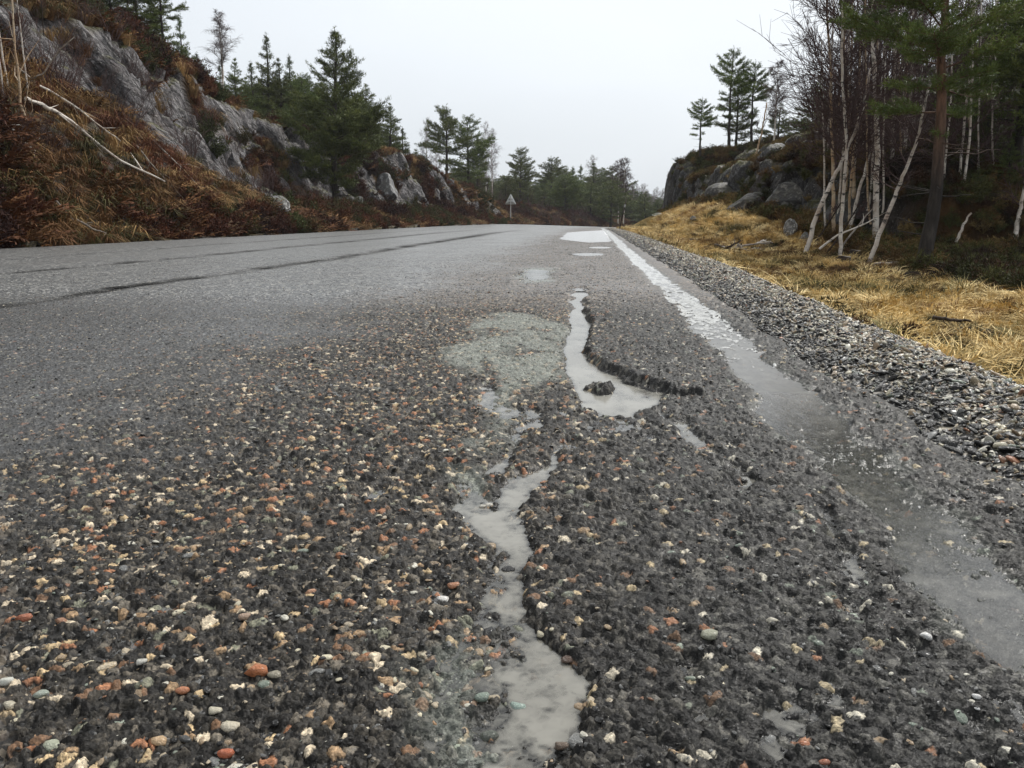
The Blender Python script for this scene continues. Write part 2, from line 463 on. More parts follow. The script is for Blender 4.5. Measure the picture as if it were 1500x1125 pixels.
# --- near sheet: rows get finer towards the viewer's feet
RAT = 370.0; Y0, Y1 = 0.26, 3.3
nrow = int(math.log(Y1 / Y0) * RAT); Yn = Y0 * np.exp(np.arange(nrow + 1) / RAT)
Ypre = np.concatenate([np.linspace(-4, -.3, 12), np.linspace(-.2, .25, 16)])
ND = 760; NL = 70
def near_cols(Y):
    Ye = np.maximum(Y, .26)
    lo = -.82 * Ye - .03; hi = np.minimum(.62 * Ye + .02, .455)
    a = np.linspace(0, 1, ND)[None, :]
    D = lo[:, None] * (1 - a) + hi[:, None] * a
    tl = (np.linspace(1, 0, NL + 1)[None, :-1]) ** 1.15
    Lc = lo[:, None] * (1 - tl) + (RW_L - .02) * tl
    tr = (np.linspace(0, 1, 9)[None, 1:])
    Rc = hi[:, None] * (1 - tr) + (RW_R + .03) * tr
    return np.concatenate([Lc, D, Rc], 1)
Yr = np.concatenate([Ypre, Yn]); Xg = near_cols(Yr); Yg = np.repeat(Yr[:, None], Xg.shape[1], 1)
NR, NC = Xg.shape
xf, yf = Xg.ravel(), Yg.ravel()
hb, silt = base_h(xf, yf)
hm, colr = micro(xf, yf, silt)
fade = ss(3.3, 2.9, yf)
zf = hb + hm * (.35 + .65 * fade)
Zn = zf.reshape(NR, NC)
# --- far sheet, following the bend
Yfr = 3.3 * np.exp(np.arange(0, 400) / 122.0); Yfr = Yfr[Yfr < 86]; Yfr = np.concatenate([[3.24], Yfr])
wc = np.concatenate([np.linspace(RW_L - .02, -4.3, 14), np.linspace(-4.25, -1.5, 75), np.linspace(-1.45, -.05, 30), np.linspace(0, RW_R + .03, 46)])
WF, YF = np.meshgrid(wc, Yfr)
wff, yff = WF.ravel(), YF.ravel()
hF, siltF = base_h(wff, yff)
hF = hF + .0016 * (rng.random(len(hF)) - .5) * ss(14, 4, yff)
drop = np.where(yff < 3.26, -.006, 0)
VF = np.stack([wff + shift(yff), yff, hF + drop], 1)
V = np.concatenate([np.stack([xf, yf, zf], 1), VF])
Fc = np.concatenate([grid_faces(NR, NC), grid_faces(len(Yfr), len(wc), NR * NC)])
far_c = np.full((len(VF), 3), .05)
rz = np.concatenate([rough_zone(xf, yf), rough_zone(wff, yff)])

def water_level(w, Y): return road_plane(w, Y) - .0054
depthN = water_level(xf, yf) - zf - np.where((xf > .425) | (xf < -1.0), 1.0, 0.0)
depthF = water_level(wff, yff) - hF - np.where((wff > .425) | (wff < -1.0), 1.0, 0.0)
wet = np.concatenate([ss(-.0035, .0005, depthN), ss(-.004, .001, depthF)])

m = NT('wet_asphalt')
oc = m.coord('Object')
lod = m.attr('lod', o='Fac'); rzn = m.attr('rough_zone', o='Fac'); sl = m.attr('silt', o='Fac'); wt = m.attr('wetness', o='Fac')
vc = m.vor(130, oc, out='Color'); cell = m.n('SeparateColor'); m.L(vc, cell.inputs[0])
gcol = m.ramp(cell.outputs[0], [(0, (.008, .008, .008)), (.45, (.026, .026, .025)), (.75, (.085, .085, .08)), (1, (.50, .48, .44))])
tan = m.ramp(cell.outputs[1], [(0, (.008, .008, .008)), (.4, (.03, .027, .024)), (.72, (.11, .08, .06)), (1, (.34, .27, .19))])
farc = m.mix(m.math('MULTIPLY', rzn, .8), gcol, tan)
farc = m.mix(m.math('MULTIPLY', sl, .8), farc, (.25, .27, .245))
col = m.mix(lod, farc, m.mix(1.0, m.attr('stone_colour'), m.ramp(m.noise(330, 4, .75, oc), [(.3, (.35, .35, .35)), (.5, (.9, .9, .88)), (.68, (1.9, 1.85, 1.75))]), 'MULTIPLY'))
pat = m.noise(.9, 4, .6, oc)
crk = m.attr('crack', o='Fac'); col = m.mix(m.mapr(pat, .35, .7, 0, .25), col, (.06, .056, .052)); col = m.mix(crk, col, (.006, .006, .006))
h1 = m.vor(120, oc); h2 = m.noise(420, 3, .6, oc); h3 = m.noise(60, 4, .6, oc)
hh = m.math('ADD', m.math('ADD', m.math('MULTIPLY', h1, -1.0), m.math('MULTIPLY', h2, .35)), m.math('MULTIPLY', h3, .8))
fars = m.math('SUBTRACT', 1.0, lod)
b1 = m.bump(hh, .0022, .8)
b2 = m.bump(m.math('ADD', m.noise(420, 4, .7, oc), m.vor(520, oc)), .0009, .7)
mixn = m.n('Mix'); mixn.data_type = 'VECTOR'; m.L(lod, mixn.inputs[0]); m.L(b1, mixn.inputs[4]); m.L(b2, mixn.inputs[5])
rgh = m.mapr(m.noise(1.6, 4, .6, oc), .3, .7, .34, .52)
rgh = m.mix(wt, rgh, (.10, .10, .10)); 
rg2 = m.math('ADD', m.math('MULTIPLY', m.math('SUBTRACT', 1.0, wt), m.math('ADD', m.mapr(m.noise(1.6, 4, .6, oc), .3, .7, .27, .40), m.math('MULTIPLY', lod, .12))), m.math('MULTIPLY', wt, .12))
film = m.math('MULTIPLY', m.math('SUBTRACT', 1.0, m.math('MULTIPLY', rzn, .45)), m.mapr(m.noise(2.4, 5, .65, m.coord('Object', scale=(1, .35, 1))), .35, .65, .55, 1.0)); film = m.math('MULTIPLY', film, m.math('SUBTRACT', 1.0, crk)); film = m.math('MULTIPLY', film, m.mapr(m.noise(210, 3, .7, oc), .40, .58, .25, 1.0)); film = m.math('MULTIPLY', film, m.mapr(m.math('MULTIPLY', rzn, lod), 0, 1, 1, .28))
film = m.math('MULTIPLY', film, m.mapr(m.noise(26, 4, .7, m.coord('Object', scale=(1, .5, 1))), .38, .60, .45, 1.0))
mat_asphalt = m.bsdf(col, m.math('ADD', rg2, m.math('ADD', .12, m.math('MULTIPLY', crk, .5))), mixn.outputs[1], spec=m.math('MULTIPLY', m.math('SUBTRACT', 1.0, crk), m.mapr(rzn, 0, 1, .42, .16)), Coat_Weight=film, Coat_Roughness=m.mapr(lod, 0, 1, .30, .22), Coat_IOR=m.mapr(m.math('MULTIPLY', rzn, lod), 0, 1, 1.45, 1.33), Coat_Normal=m.bump(m.noise(130, 3, .6, oc), .0011, .5))

def crack_mask(w, Y):
    o = np.zeros(w.shape)
    for gx, y0, s_ in ((-1.87, -5, 1.0), (-3.0, -5, .8), (-4.1, -5, .5)):
        c = gx + .02 * vn2(Y * 2.1, Y * 0, 31) + .05 * vn2(Y * .35, Y * 0, 32)
        d = (w - c + .04 * fbm2(w * 30, Y * 9, 33, 2)) / (.034 + .0060 * Y)
        o = np.maximum(o, s_ * np.exp(-d ** 2) * ss(y0, y0 + .6, Y) * ss(24, 12, Y) * (.75 + .35 * vn2(Y * 5, Y * 0 + gx, 38)))
    return np.clip(o, 0, 1)
me = mk_mesh('road', V, Fc, mat_asphalt, smooth=True, attrs={
    'stone_colour': ('FLOAT_COLOR', np.concatenate([colr, far_c])),
    'lod': ('FLOAT', np.concatenate([ss(3.25, 2.3, yf) * np.tile(ss(NL + 1, NL + 44, np.arange(NC)) * (np.arange(NC) < NL + ND + 9), NR) * (yf > .2), np.zeros(len(VF))])),
    'rough_zone': ('FLOAT', rz), 'crack': ('FLOAT', crack_mask(np.concatenate([xf, wff]), np.concatenate([yf, yff]))), 'silt': ('FLOAT', np.concatenate([silt, siltF])), 'wetness': ('FLOAT', wet)})
road = tag(obj('road', me), 'wet worn asphalt road with pothole channels, curving right in the distance', kind='structure')

# --- standing water: only where the surface dips under its level
def sub_grid(nr, nc, mask, off=0):
    f = grid_faces(nr, nc); k = mask[f].any(1); return f[k]
dil_n = depthN > -.0005
dil_f = depthF > -.0005
f1_ = sub_grid(NR, NC, dil_n & (yf > .25)); f2_ = sub_grid(len(Yfr), len(wc), dil_f) + NR * NC
Fw = np.concatenate([f1_, f2_]); us, inv = np.unique(Fw, return_inverse=True)
Vw = V[us].copy(); allw = np.concatenate([xf, wff]); ally = np.concatenate([yf, yff]); alld = np.concatenate([depthN, depthF])
gd = np.abs(allw[us] - gutter_c(ally[us])) < .085
Vw[:, 2] = water_level(allw[us], ally[us])
rip = fbm2(Vw[:, 0] * 55 + Vw[:, 1] * 6, Vw[:, 1] * 14, 301, 3)
Vw[:, 2] += np.where(gd & (ally[us] < 2.5), .0004 * rip, 0)
m = NT('muddy_water'); oc = m.coord('Object')
al = m.attr('depth', o='Fac'); flow = m.attr('flow', o='Fac')
mc = m.mix(m.mapr(m.noise(5, 3, .5, oc), .35, .7), (.23, .22, .19), (.33, .32, .28))
mp_ = m.coord('Object', scale=(1, .35, 1), rot=(0, 0, .12))
bw = m.bump(m.noise(60, 3, .6, mp_, .6), .0009, .35)
mv = m.n('Mix'); mv.data_type = 'VECTOR'; m.L(flow, mv.inputs[0]); m.L(m.bump(m.noise(20, 2, .5, oc), .0003, .15), mv.inputs[4]); m.L(bw, mv.inputs[5])
dif = m.n('BsdfDiffuse'); m.L(mc, dif.inputs[0]); tr_ = m.n('BsdfTransparent'); gl = m.n('BsdfGlossy'); m.L(m.attr('ruffle', o='Fac'), gl.inputs['Roughness'])
m.L(mv.outputs[1], gl.inputs['Normal'])
ms1 = m.n('MixShader'); m.L(al, ms1.inputs[0]); m.L(tr_.outputs[0], ms1.inputs[1]); m.L(dif.outputs[0], ms1.inputs[2])
fr = m.n('Fresnel'); fr.inputs['IOR'].default_value = 1.5; m.L(mv.outputs[1], fr.inputs['Normal'])
ms2 = m.n('MixShader'); m.L(fr.outputs[0], ms2.inputs[0]); m.L(ms1.outputs[0], ms2.inputs[1]); m.L(gl.outputs[0], ms2.inputs[2])
m.L(ms2.outputs[0], m.o.inputs['Surface']); mat_water = m.m
kk = np.where(gd, 42., 190.)
me = mk_mesh('water', Vw, inv.reshape(Fw.shape), mat_water, smooth=True, attrs={
    'depth': ('FLOAT', (1 - np.exp(-np.maximum(alld[us], 0) * kk)) * .93), 'flow': ('FLOAT', gd.astype(float)), 'ruffle': ('FLOAT', .05 + .14 * ss(.9, 1.5, ally[us]) + .06 * ss(3, 12, ally[us]) + .10 * gd)})
water = tag(obj('water', me), 'murky rain water standing in the potholes and running along the road edge', kind='structure')

# --- worn white edge line lying along the runnel, mostly gone near the viewer
def line_mask(w, Y, s):
    g = (w - gutter_c(Y) + .004) / (.052 + .012 * ss(4, 15, Y))
    wear = fbm2((w + shift(Y)) * 75, Y * 36, 311, 4) + .45 * fbm2(w * 150, Y * 90, 315, 2)
    return (np.abs(g + .25 * vn2(w * 60, Y * 22, 317)) < 1.0) & (wear < -.75 + 1.15 * ss(1.1, 2.6, Y) + .35 * ss(3, 8, Y)) & (Y > .8) & (Y < 40)
lm = np.concatenate([line_mask(xf, yf, 0), line_mask(wff, yff, 0)])
fa = grid_faces(NR, NC); fb = grid_faces(len(Yfr), len(wc), NR * NC); Fl = np.concatenate([fa[lm[fa].all(1) & (yf[fa[:, 0]] < 3.28)], fb[lm[fb].all(1)]])
ul, il = np.unique(Fl, return_inverse=True); Vl = V[ul].copy(); Vl[:, 2] = np.maximum(Vl[:, 2] + .0012, np.minimum(water_level(allw[ul], ally[ul]) + .0006, Vl[:, 2] + .0045))
m = NT('worn_road_paint'); oc = m.coord('Object')
mat_paint = m.bsdf(m.ramp(m.noise(60, 5, .7, oc), [(.3, (.16, .16, .15)), (.5, (.42, .42, .40)), (.75, (.66, .66, .64))]), .22, m.bump(m.noise(200, 3, .6, oc), .001, .6))
tag(obj('edge_line', mk_mesh('edge_line', Vl, il.reshape(Fl.shape), mat_paint, smooth=True)), 'worn white painted line along the right road edge', kind='structure')

# ------------------------------------------------------------------ stones
def ico(sub):
    import bmesh
    bm = bmesh.new(); bmesh.ops.create_icosphere(bm, subdivisions=sub, radius=1.0)
    V = np.array([v.co[:] for v in bm.verts]); Fa = np.array([[v.index for v in f.verts] for f in bm.faces]); bm.free()
    return V, Fa
def stone_shape(seed, sub=2, ang=.5):
    V, Fa = ico(sub); r = np.random.default_rng(seed)
    # cut by random planes for facets, then roughen
    for k in range(9):
        n = r.normal(size=3); n /= np.linalg.norm(n); d = r.uniform(.55, .92)
        t = V @ n - d; V = V - np.maximum(t, 0)[:, None] * n[None, :] * (ang + .35)
    V = V * (1 + .10 * fbm3(V[:, 0] * 1.7 + seed, V[:, 1] * 1.7, V[:, 2] * 1.7, seed)[:, None]) * (1 + .05 * fbm3(V[:, 0] * 5, V[:, 1] * 5 + seed, V[:, 2] * 5, seed)[:, None])
    return V * np.array([1, r.uniform(.65, .95), r.uniform(.5, .75)]), Fa
SH = [stone_shape(100 + k, 2, .55 if k % 2 else .75) for k in range(8)]
SL = [stone_shape(200 + k, 1, .6) for k in range(6)]
def stone_mat(name, src):
    m = NT(name); oc = m.coord('Object')
    if src == 'tint': c = m.attr('tint', 'INSTANCER')
    else: c = m.n('ObjectInfo').outputs['Color']
    n1 = m.noise(2.2, 4, .65, oc)
    c = m.mix(m.mapr(n1, .4, .75, 0, .55), c, m.mix(1.0, c, (.45, .42, .40), 'MULTIPLY'))
    c = m.mix(m.mapr(m.noise(9, 3, .7, oc), .58, .75, 0, .3), c, (.08, .075, .07))
    return m.bsdf(c, m.mapr(n1, .3, .7, .25, .5), m.bump(m.noise(5, 4, .6, oc), .05, .5), spec=.4, Coat_Weight=.35, Coat_Roughness=.15, Coat_IOR=1.33)
mat_st_i = stone_mat('stone_mineral', 'tint'); mat_st_o = stone_mat('pebble_mineral', 'obj')
stone_me = [mk_mesh('stone', v, f, mat_st_o, smooth=(k % 3 == 0)) for k, (v, f) in enumerate(SH)]

def road_z(X, Y):
    """height of the built near sheet at points (nearest vertex)"""
    r = np.clip(np.round(np.log(np.maximum(Y, Y0) / Y0) * RAT).astype(int), 0, nrow) + len(Ypre)
    row = Xg[r]; lo = row[:, NL]; hi = row[:, NL + ND - 1]
    c = np.clip(np.round((X - lo) / (hi - lo) * (ND - 1)).astype(int), 0, ND - 1) + NL
    return Zn[r, c]
C_TAN = [(.40, .30, .19), (.50, .42, .30), (.33, .24, .15)]; C_OR = [(.34, .15, .075), (.24, .12, .065), (.40, .24, .13)]
C_CR = [(.64, .58, .42), (.70, .67, .56)]; C_GR = [(.13, .13, .127), (.22, .22, .21), (.07, .07, .068)]; C_GN = [(.22, .26, .21), (.30, .34, .27)]
C_DK = [(.012, .012, .012), (.022, .021, .020), (.040, .037, .034)]
def pick(cl, n): a = np.array(cl)[rng.integers(0, len(cl), n)]; return a * rng.uniform(.75, 1.15, (n, 1))
def stone_colours(n, pr):
    k = rng.choice(6, n, p=np.array(pr) / sum(pr)); o = np.zeros((n, 3))
    for j, cl in enumerate((C_TAN, C_OR, C_CR, C_GR, C_GN, C_DK)):
        s = k == j; o[s] = pick(cl, s.sum())
    return o
# loose and embedded stones of the worn strip; number per area falls off towards the smooth lane
def cand(n, xa, xb, ya, yb):
    Y = (ya ** .8 + (yb ** .8 - ya ** .8) * rng.random(n)) ** 1.25; X = xa + (xb - xa) * rng.random(n)
    ok = (X > -.86 * Y - .05) & (X < .68 * Y + .05); return X[ok], Y[ok]
X, Y = cand(150000, -1.3, .455, .3, 3.3)
keep = rng.random(len(X)) < (.10 + .9 * rough_zone(X, Y)) * (.35 + .65 * ss(-.4, .4, fbm2(X * 7, Y * 7, 401, 2)))
keep &= rng.random(len(X)) < 0.85
X, Y = X[keep], Y[keep]; n = len(X)
d = np.clip(rng.lognormal(math.log(.0038), .42, n), .0025, .014) * (.85 + .15 * rough_zone(X, Y)) * .5
left = ss(.12, -.1, X)
c1 = stone_colours(n, (16, 3.5, 6, 22, 2, 50)); c2 = stone_colours(n, (5, 1.2, 1.5, 15, 4, 74))
tint = np.where((rng.random(n) < left)[:, None], c1, c2)
gz = np.abs(X - gutter_c(Y)) < .07
bzz, slt = base_h(X, Y); underw = (bzz < water_level(X, Y) - .003)
tint = np.where(((slt > .5) & (rng.random(n) < .7))[:, None], tint * .3 + np.array([.14, .155, .13]), tint)
kp = ~((gz | underw) & (rng.random(n) < .93)); X, Y, d, tint = X[kp], Y[kp], d[kp], tint[kp]; n = len(X)
z = road_z(X, Y)
P = np.stack([X, Y, z - d * .30], 1)
rot = np.stack([rng.normal(0, .25, n), rng.normal(0, .25, n), rng.uniform(0, 6.28, n)], 1)
scl = d[:, None] * np.stack([rng.uniform(.9, 1.4, n), rng.uniform(.8, 1.1, n), rng.uniform(.55, .9, n)], 1)
rank = np.argsort(-(d * (1 + 3 * tint.sum(1))) / (Y + .1) * ((Y > .40) & (X > -.74 * Y) & (X < .56 * Y)))
# stones the photograph lets you single out: (px, py, width px, colour)
SPEC = [(378, 986, 42, (.46, .17, .07)), (330, 1107, 24, (.45, .13, .06)), (404, 992, 24, (.32, .29, .22)), (207, 975, 18, (.62, .60, .53)), (340, 1066, 30, (.58, .52, .40)),
        (268, 1013, 22, (.48, .20, .10)), (78, 1090, 28, (.42, .44, .33)), (60, 1016, 22, (.33, .37, .31)), (14, 1035, 24, (.52, .47, .36)), (8, 997, 20, (.62, .62, .55)), (235, 1086, 26, (.55, .38, .22)),
        (314, 1041, 22, (.60, .55, .42)), (650, 878, 22, (.70, .68, .63)), (388 * 0 + 716, 733, 18, (.62, .58, .50)), (746, 825, 26, (.03, .03, .03)), (707, 735, 12, (.5, .47, .4)),
        (1357, 937, 20, (.78, .77, .74)), (1429, 1022, 13, (.78, .77, .74)), (1432, 1037, 8, (.75, .74, .72)), (758, 1022, 26, (.30, .38, .33)), (708, 1016, 26, (.24, .29, .24)), (715, 1066, 34, (.10, .11, .09)), (672, 1085, 16, (.42, .46, .36)),
        (1040, 935, 30, (.36, .36, .27)), (90, 909, 22, (.36, .19, .11)), (35, 904, 22, (.42, .15, .08)), (797, 700, 14, (.44, .20, .10)), (664, 860, 20, (.46, .22, .12)), (360, 909, 20, (.40, .28, .20)), (455, 862, 18, (.50, .27, .16)), (410, 908, 0, (.4, .4, .4)),
        (1465, 629, 20, (.70, .69, .66)), (1220, 516, 18, (.42, .26, .14)), (834, 958, 26, (.12, .08, .06)), (400, 720, 20, (.42, .30, .20)), (540, 735, 16, (.45, .22, .11)), (160, 738, 16, (.42, .24, .16)), (500, 735, 12, (.6, .58, .5)), (822, 1090, 22, (.14, .10, .07)), (1180, 1085, 18, (.40, .16, .08)), (1208, 1113, 18, (.36, .14, .08)), (150, 775, 0, (0, 0, 0)), (463, 860, 0, (0, 0, 0)), (876, 590, 0, (0, 0, 0))]
def put_stone(me, x, y, z, s, c, r, parent):
    o = obj('stone', me, parent); o.location = (x, y, z); o.scale = s; o.rotation_euler = r; o.color = (c[0], c[1], c[2], 1); return o
nspec = 0
for (px, py, wd, c) in SPEC:
    if wd == 0: continue
    x, y = ground(px, py); dist = math.hypot(math.hypot(x, y), CAM_H); r_ = wd / F * dist * .5
    if x > .46: continue
    zz = float(road_z(np.array([x]), np.array([y]))[0])
    put_stone(stone_me[nspec % 8], x, y, max(zz, -.007) + r_ * .22, (r_, r_ * .85, r_ * .8), c, (R.uniform(-.2, .2), R.uniform(-.2, .2), R.uniform(-.3, .3)), road); nspec += 1
NB = 300 - nspec
for i in rank[:NB]:
    put_stone(stone_me[i % 8], *P[i], tuple(scl[i] * 1.12), tint[i], tuple(rot[i]), road)
rest = rank[NB:]
geo_scatter('aggregate', [(v, [f], None) for v, f in SL], [mat_st_i], P[rest], rot[rest], scl[rest], rng.integers(0, 6, len(rest)), tint[rest], smooth=False, parent=road)
# midground grit on the worn strip
X, Y = cand(60000, -1.2, .25, 3.1, 14); kp = rng.random(len(X)) < rough_zone(X, Y) * .9; X, Y = X[kp], Y[kp]; n = len(X)
hz, slt = base_h(X, Y); kp = hz > water_level(X, Y); X, Y, hz = X[kp], Y[kp], hz[kp]; n = len(X)
d = np.clip(rng.lognormal(math.log(.0055), .35, n), .003, .012) * .5
geo_scatter('grit', [(v, [f], None) for v, f in SL], [mat_st_i], np.stack([X + shift(Y), Y, hz - .0004], 1), np.stack([rng.normal(0, .3, n), rng.normal(0, .3, n), rng.uniform(0, 6.28, n)], 1),
            d[:, None] * np.ones((n, 3)) * [1.2, 1, .8], rng.integers(0, 6, n), stone_colours(n, (12, 4, 5, 20, 3, 56)), smooth=False, parent=road)

# fine chips of the smoother lane
Yc = (.45 ** 1.4 + (6.0 ** 1.4 - .45 ** 1.4) * rng.random(90000)) ** (1 / 1.4); Xc = (-.84 + .80 * rng.random(90000)) * Yc; kp = (Xc < -.35) & (rng.random(90000) < 1 - .8 * rough_zone(Xc, Yc)) & (Xc > -2.9); Xc, Yc = Xc[kp], Yc[kp]; n = len(Xc)
zc_ = np.where(Yc < 3.25, road_z(Xc, np.minimum(Yc, 3.28)), base_h(Xc, Yc)[0]); d = np.clip(rng.lognormal(math.log(.0040), .35, n), .002, .009) * .5
geo_scatter('fine_chips', [(v, [f], None) for v, f in SL], [mat_st_i], np.stack([Xc, Yc, zc_ - d * .25], 1), np.stack([rng.normal(0, .3, n), rng.normal(0, .3, n), rng.uniform(0, 6.28, n)], 1),
            d[:, None] * np.ones((n, 3)) * [1.3, 1, .7], rng.integers(0, 6, n), stone_colours(n, (4, 1, 4, 34, 2, 55)), smooth=False, parent=road)

# ------------------------------------------------------------------ gravel shoulder
def shoulder_h(w, Y):
    e = w - .44
    h = road_plane(.44 + 0 * w, Y) - .016 + .030 * ss(.02, .22, e) + .010 * fbm2(w * 9, Y * 9, 501, 3) + .006 * fbm2(w * 40, Y * 40, 505, 2)
    edge = .655 + .08 * ss(1.8, 4.5, Y) + .03 * fbm2(Y * 1.1, Y * 0 + 2, 511, 3) 
    return h - .42 * np.clip(w - edge, 0, 3) ** 1.0 * .9 * ss(0, .12, w - edge)
Ysh = np.concatenate([np.linspace(-4, .5, 12), .55 * np.exp(np.arange(0, 420) / 95.)]); Ysh = Ysh[Ysh < 40]
wsh = np.linspace(.405, 1.25, 60)
W_, Y_ = np.meshgrid(wsh, Ysh); hs_ = shoulder_h(W_, Y_)
m = NT('gravel_bed'); oc = m.coord('Object')
cc = m.n('SeparateColor'); m.L(m.vor(70, oc, out='Color'), cc.inputs[0])
gc = m.ramp(cc.outputs[0], [(0, (.02, .018, .015)), (.5, (.09, .08, .065)), (.8, (.26, .23, .17)), (1, (.5, .46, .38))])
mat_gravel = m.bsdf(gc, .6, m.bump(m.vor(70, oc), .012, 1.0))
shoulder = tag(obj('gravel_shoulder', mk_mesh('gravel_shoulder', np.stack([(W_ + shift(Y_)).ravel(), Y_.ravel(), hs_.ravel()], 1), grid_faces(len(Ysh), len(wsh)), mat_gravel, smooth=True)),
               'strip of loose gravel between the asphalt edge and the grass', kind='structure')
def gravel(n, ya, yb, dm, sig):
    Y = (ya ** .55 + (yb ** .55 - ya ** .55) * rng.random(n)) ** (1 / .55)
    w = .42 + .46 * rng.random(n) ** .9
    ok = (w < .62 * Y + .06); w, Y = w[ok], Y[ok]; n = len(w)
    d = np.clip(rng.lognormal(math.log(dm), sig, n), .004, .019) * .5
    lite = ss(.50, .65, w + .06 * vn2(w * 12, Y * 5, 521) + .03 * vn2(w * 40, Y * 40, 523))
    t1 = stone_colours(n, (36, 3, 30, 8, 3, 26)); t2 = stone_colours(n, (4, 1, 3, 8, 2, 86))
    t = np.where((rng.random(n) < lite * .80)[:, None], t1, t2)
    P = np.stack([w + shift(Y), Y, shoulder_h(w, Y) + d * rng.uniform(-.1, .5, n)], 1)
    rot = np.stack([rng.normal(0, .5, n), rng.normal(0, .5, n), rng.uniform(0, 6.28, n)], 1)
    scl = d[:, None] * np.stack([rng.uniform(.9, 1.7, n), rng.uniform(.6, 1.1, n), rng.uniform(.4, .9, n)], 1)
    return P, rot, scl, t, d, Y
a = gravel(80000, .7, 6.5, .0070, .45); b = gravel(34000, 5.5, 34, .015, .35)
rank = np.argsort(-a[4] / (a[5] + .05) * (a[0][:, 0] < .53 * a[5]))
for i in rank[:300]:
    put_stone(stone_me[i % 8], *a[0][i], tuple(a[2][i] * 1.05), a[3][i], tuple(a[1][i]), shoulder)
rest = rank[300:]
geo_scatter('gravel', [(v, [f], None) for v, f in SL], [mat_st_i], np.concatenate([a[0][rest], b[0]]), np.concatenate([a[1][rest], b[1]]), np.concatenate([a[2][rest], b[2]]),
            rng.integers(0, 6, len(rest) + len(b[0])), np.concatenate([a[3][rest], b[3]]), smooth=False, parent=shoulder)
# ------------------------------------------------------------------ ground on both sides
def itp(t, Y): return np.interp(Y, [p[0] for p in t], [p[1] for p in t])
LH = [(-20, 5.2), (5, 5.2), (15, 5.3), (16.5, 5.1), (18, 4.75), (20, 4.45), (22.5, 4.2), (25, 3.75), (27, 3.35), (31, 3.15), (37, 3.05), (41, 2.8), (44, 2.2), (47, 1.35), (52, 1.2), (62, 1.5), (75, 1.5), (100, 1.4), (140, 3)]
LC = [(-20, 3.4), (12, 2.9), (14, 2.7), (16, 2.4), (20, 2.5), (22, 2.9), (24, 3.3), (28, 3.7), (31, 3.0), (36, 2.2), (42, 1.8), (50, 1.0), (140, 1.5)]
LS = [(-20, .95), (12, .92), (14, .80), (16, .50), (17.5, .28), (20, .18), (24, .12), (30, .10), (48, .12), (52, .3), (140, .3)]
def left_parts(d, Y):
    """d = distance left of the asphalt; returns height, rockiness"""
    H = itp(LH, Y) + .35 * fbm2(Y * .45, d * .35, 601, 3)
    dc = itp(LC, Y) + .35 * vn2(Y * .7, Y * 0, 605); sl = itp(LS, Y)
    zdc = sl * (dc - .25) + .2
    low = sl * np.clip(d - .25, 0, dc - .25) + .2 * ss(.2, 1.5, d) + .15 * fbm2(d * 1.1, Y * 1.1, 607, 4) * ss(.35, 1.3, d)
    Hc = np.maximum(np.minimum(H, 3.5 + .3 * fbm2(Y * .5, Y * 0, 608, 2)), zdc + .1)
    wd = np.maximum(.4, (Hc - zdc) / 1.9)
    t = np.clip((d - dc) / wd, 0, 1)
    step = np.clip(t + .06 * np.sin(t * 15 + 2 * vn2(Y * .6, d * .3, 611)) * (t > 0) * (t < 1), 0, 1)
    beyond = np.maximum(d - dc - wd, 0)
    h = low + (Hc - zdc) * step + np.minimum(.62 * beyond, np.maximum(H - Hc, 0)) + .06 * beyond * ss(60, 40, Y)
    h = h + .25 * fbm2(d * .5, Y * .5, 613, 3) * ss(0, 2, beyond)
    far = ss(47, 50, Y); h = h * (1 - far) + far * (np.minimum(.35 * d, .85 + .08 * d) + .2 * fbm2(d * .6, Y * .5, 615, 3) * ss(.3, 1.5, d))
    rock = ss(-.10, .10, t) * ss(1.15, .95, t + .5 * np.minimum(beyond, 1)) * (1 - far)
    patch = fbm2(d * 1.1 + Y * .5, Y * .6 - d * .5, 617, 3)
    rock = rock * ss(-.46 + .20 * ss(22, 28, Y), -.26 + .20 * ss(22, 28, Y), patch)
    out_ = ss(.22, .32, fbm2(d * .7, Y * .5, 619, 3)) * ss(.2, 1, beyond) * (1 - far); rock = np.maximum(rock, out_ * .9)
    return h * ss(-.1, .5, d), rock
def edge_z(w_, Y): return road_plane(w_, np.minimum(Y, 86))
def left_h(X, Y):
    d = -(X - shift(np.minimum(Y, 90))) + RW_L
    h, r = left_parts(d, Y)
    return h + edge_z(RW_L, Y) - .03 + np.maximum(0, Y - 52) * .017 + 2.2 * ss(92, 125, Y), r

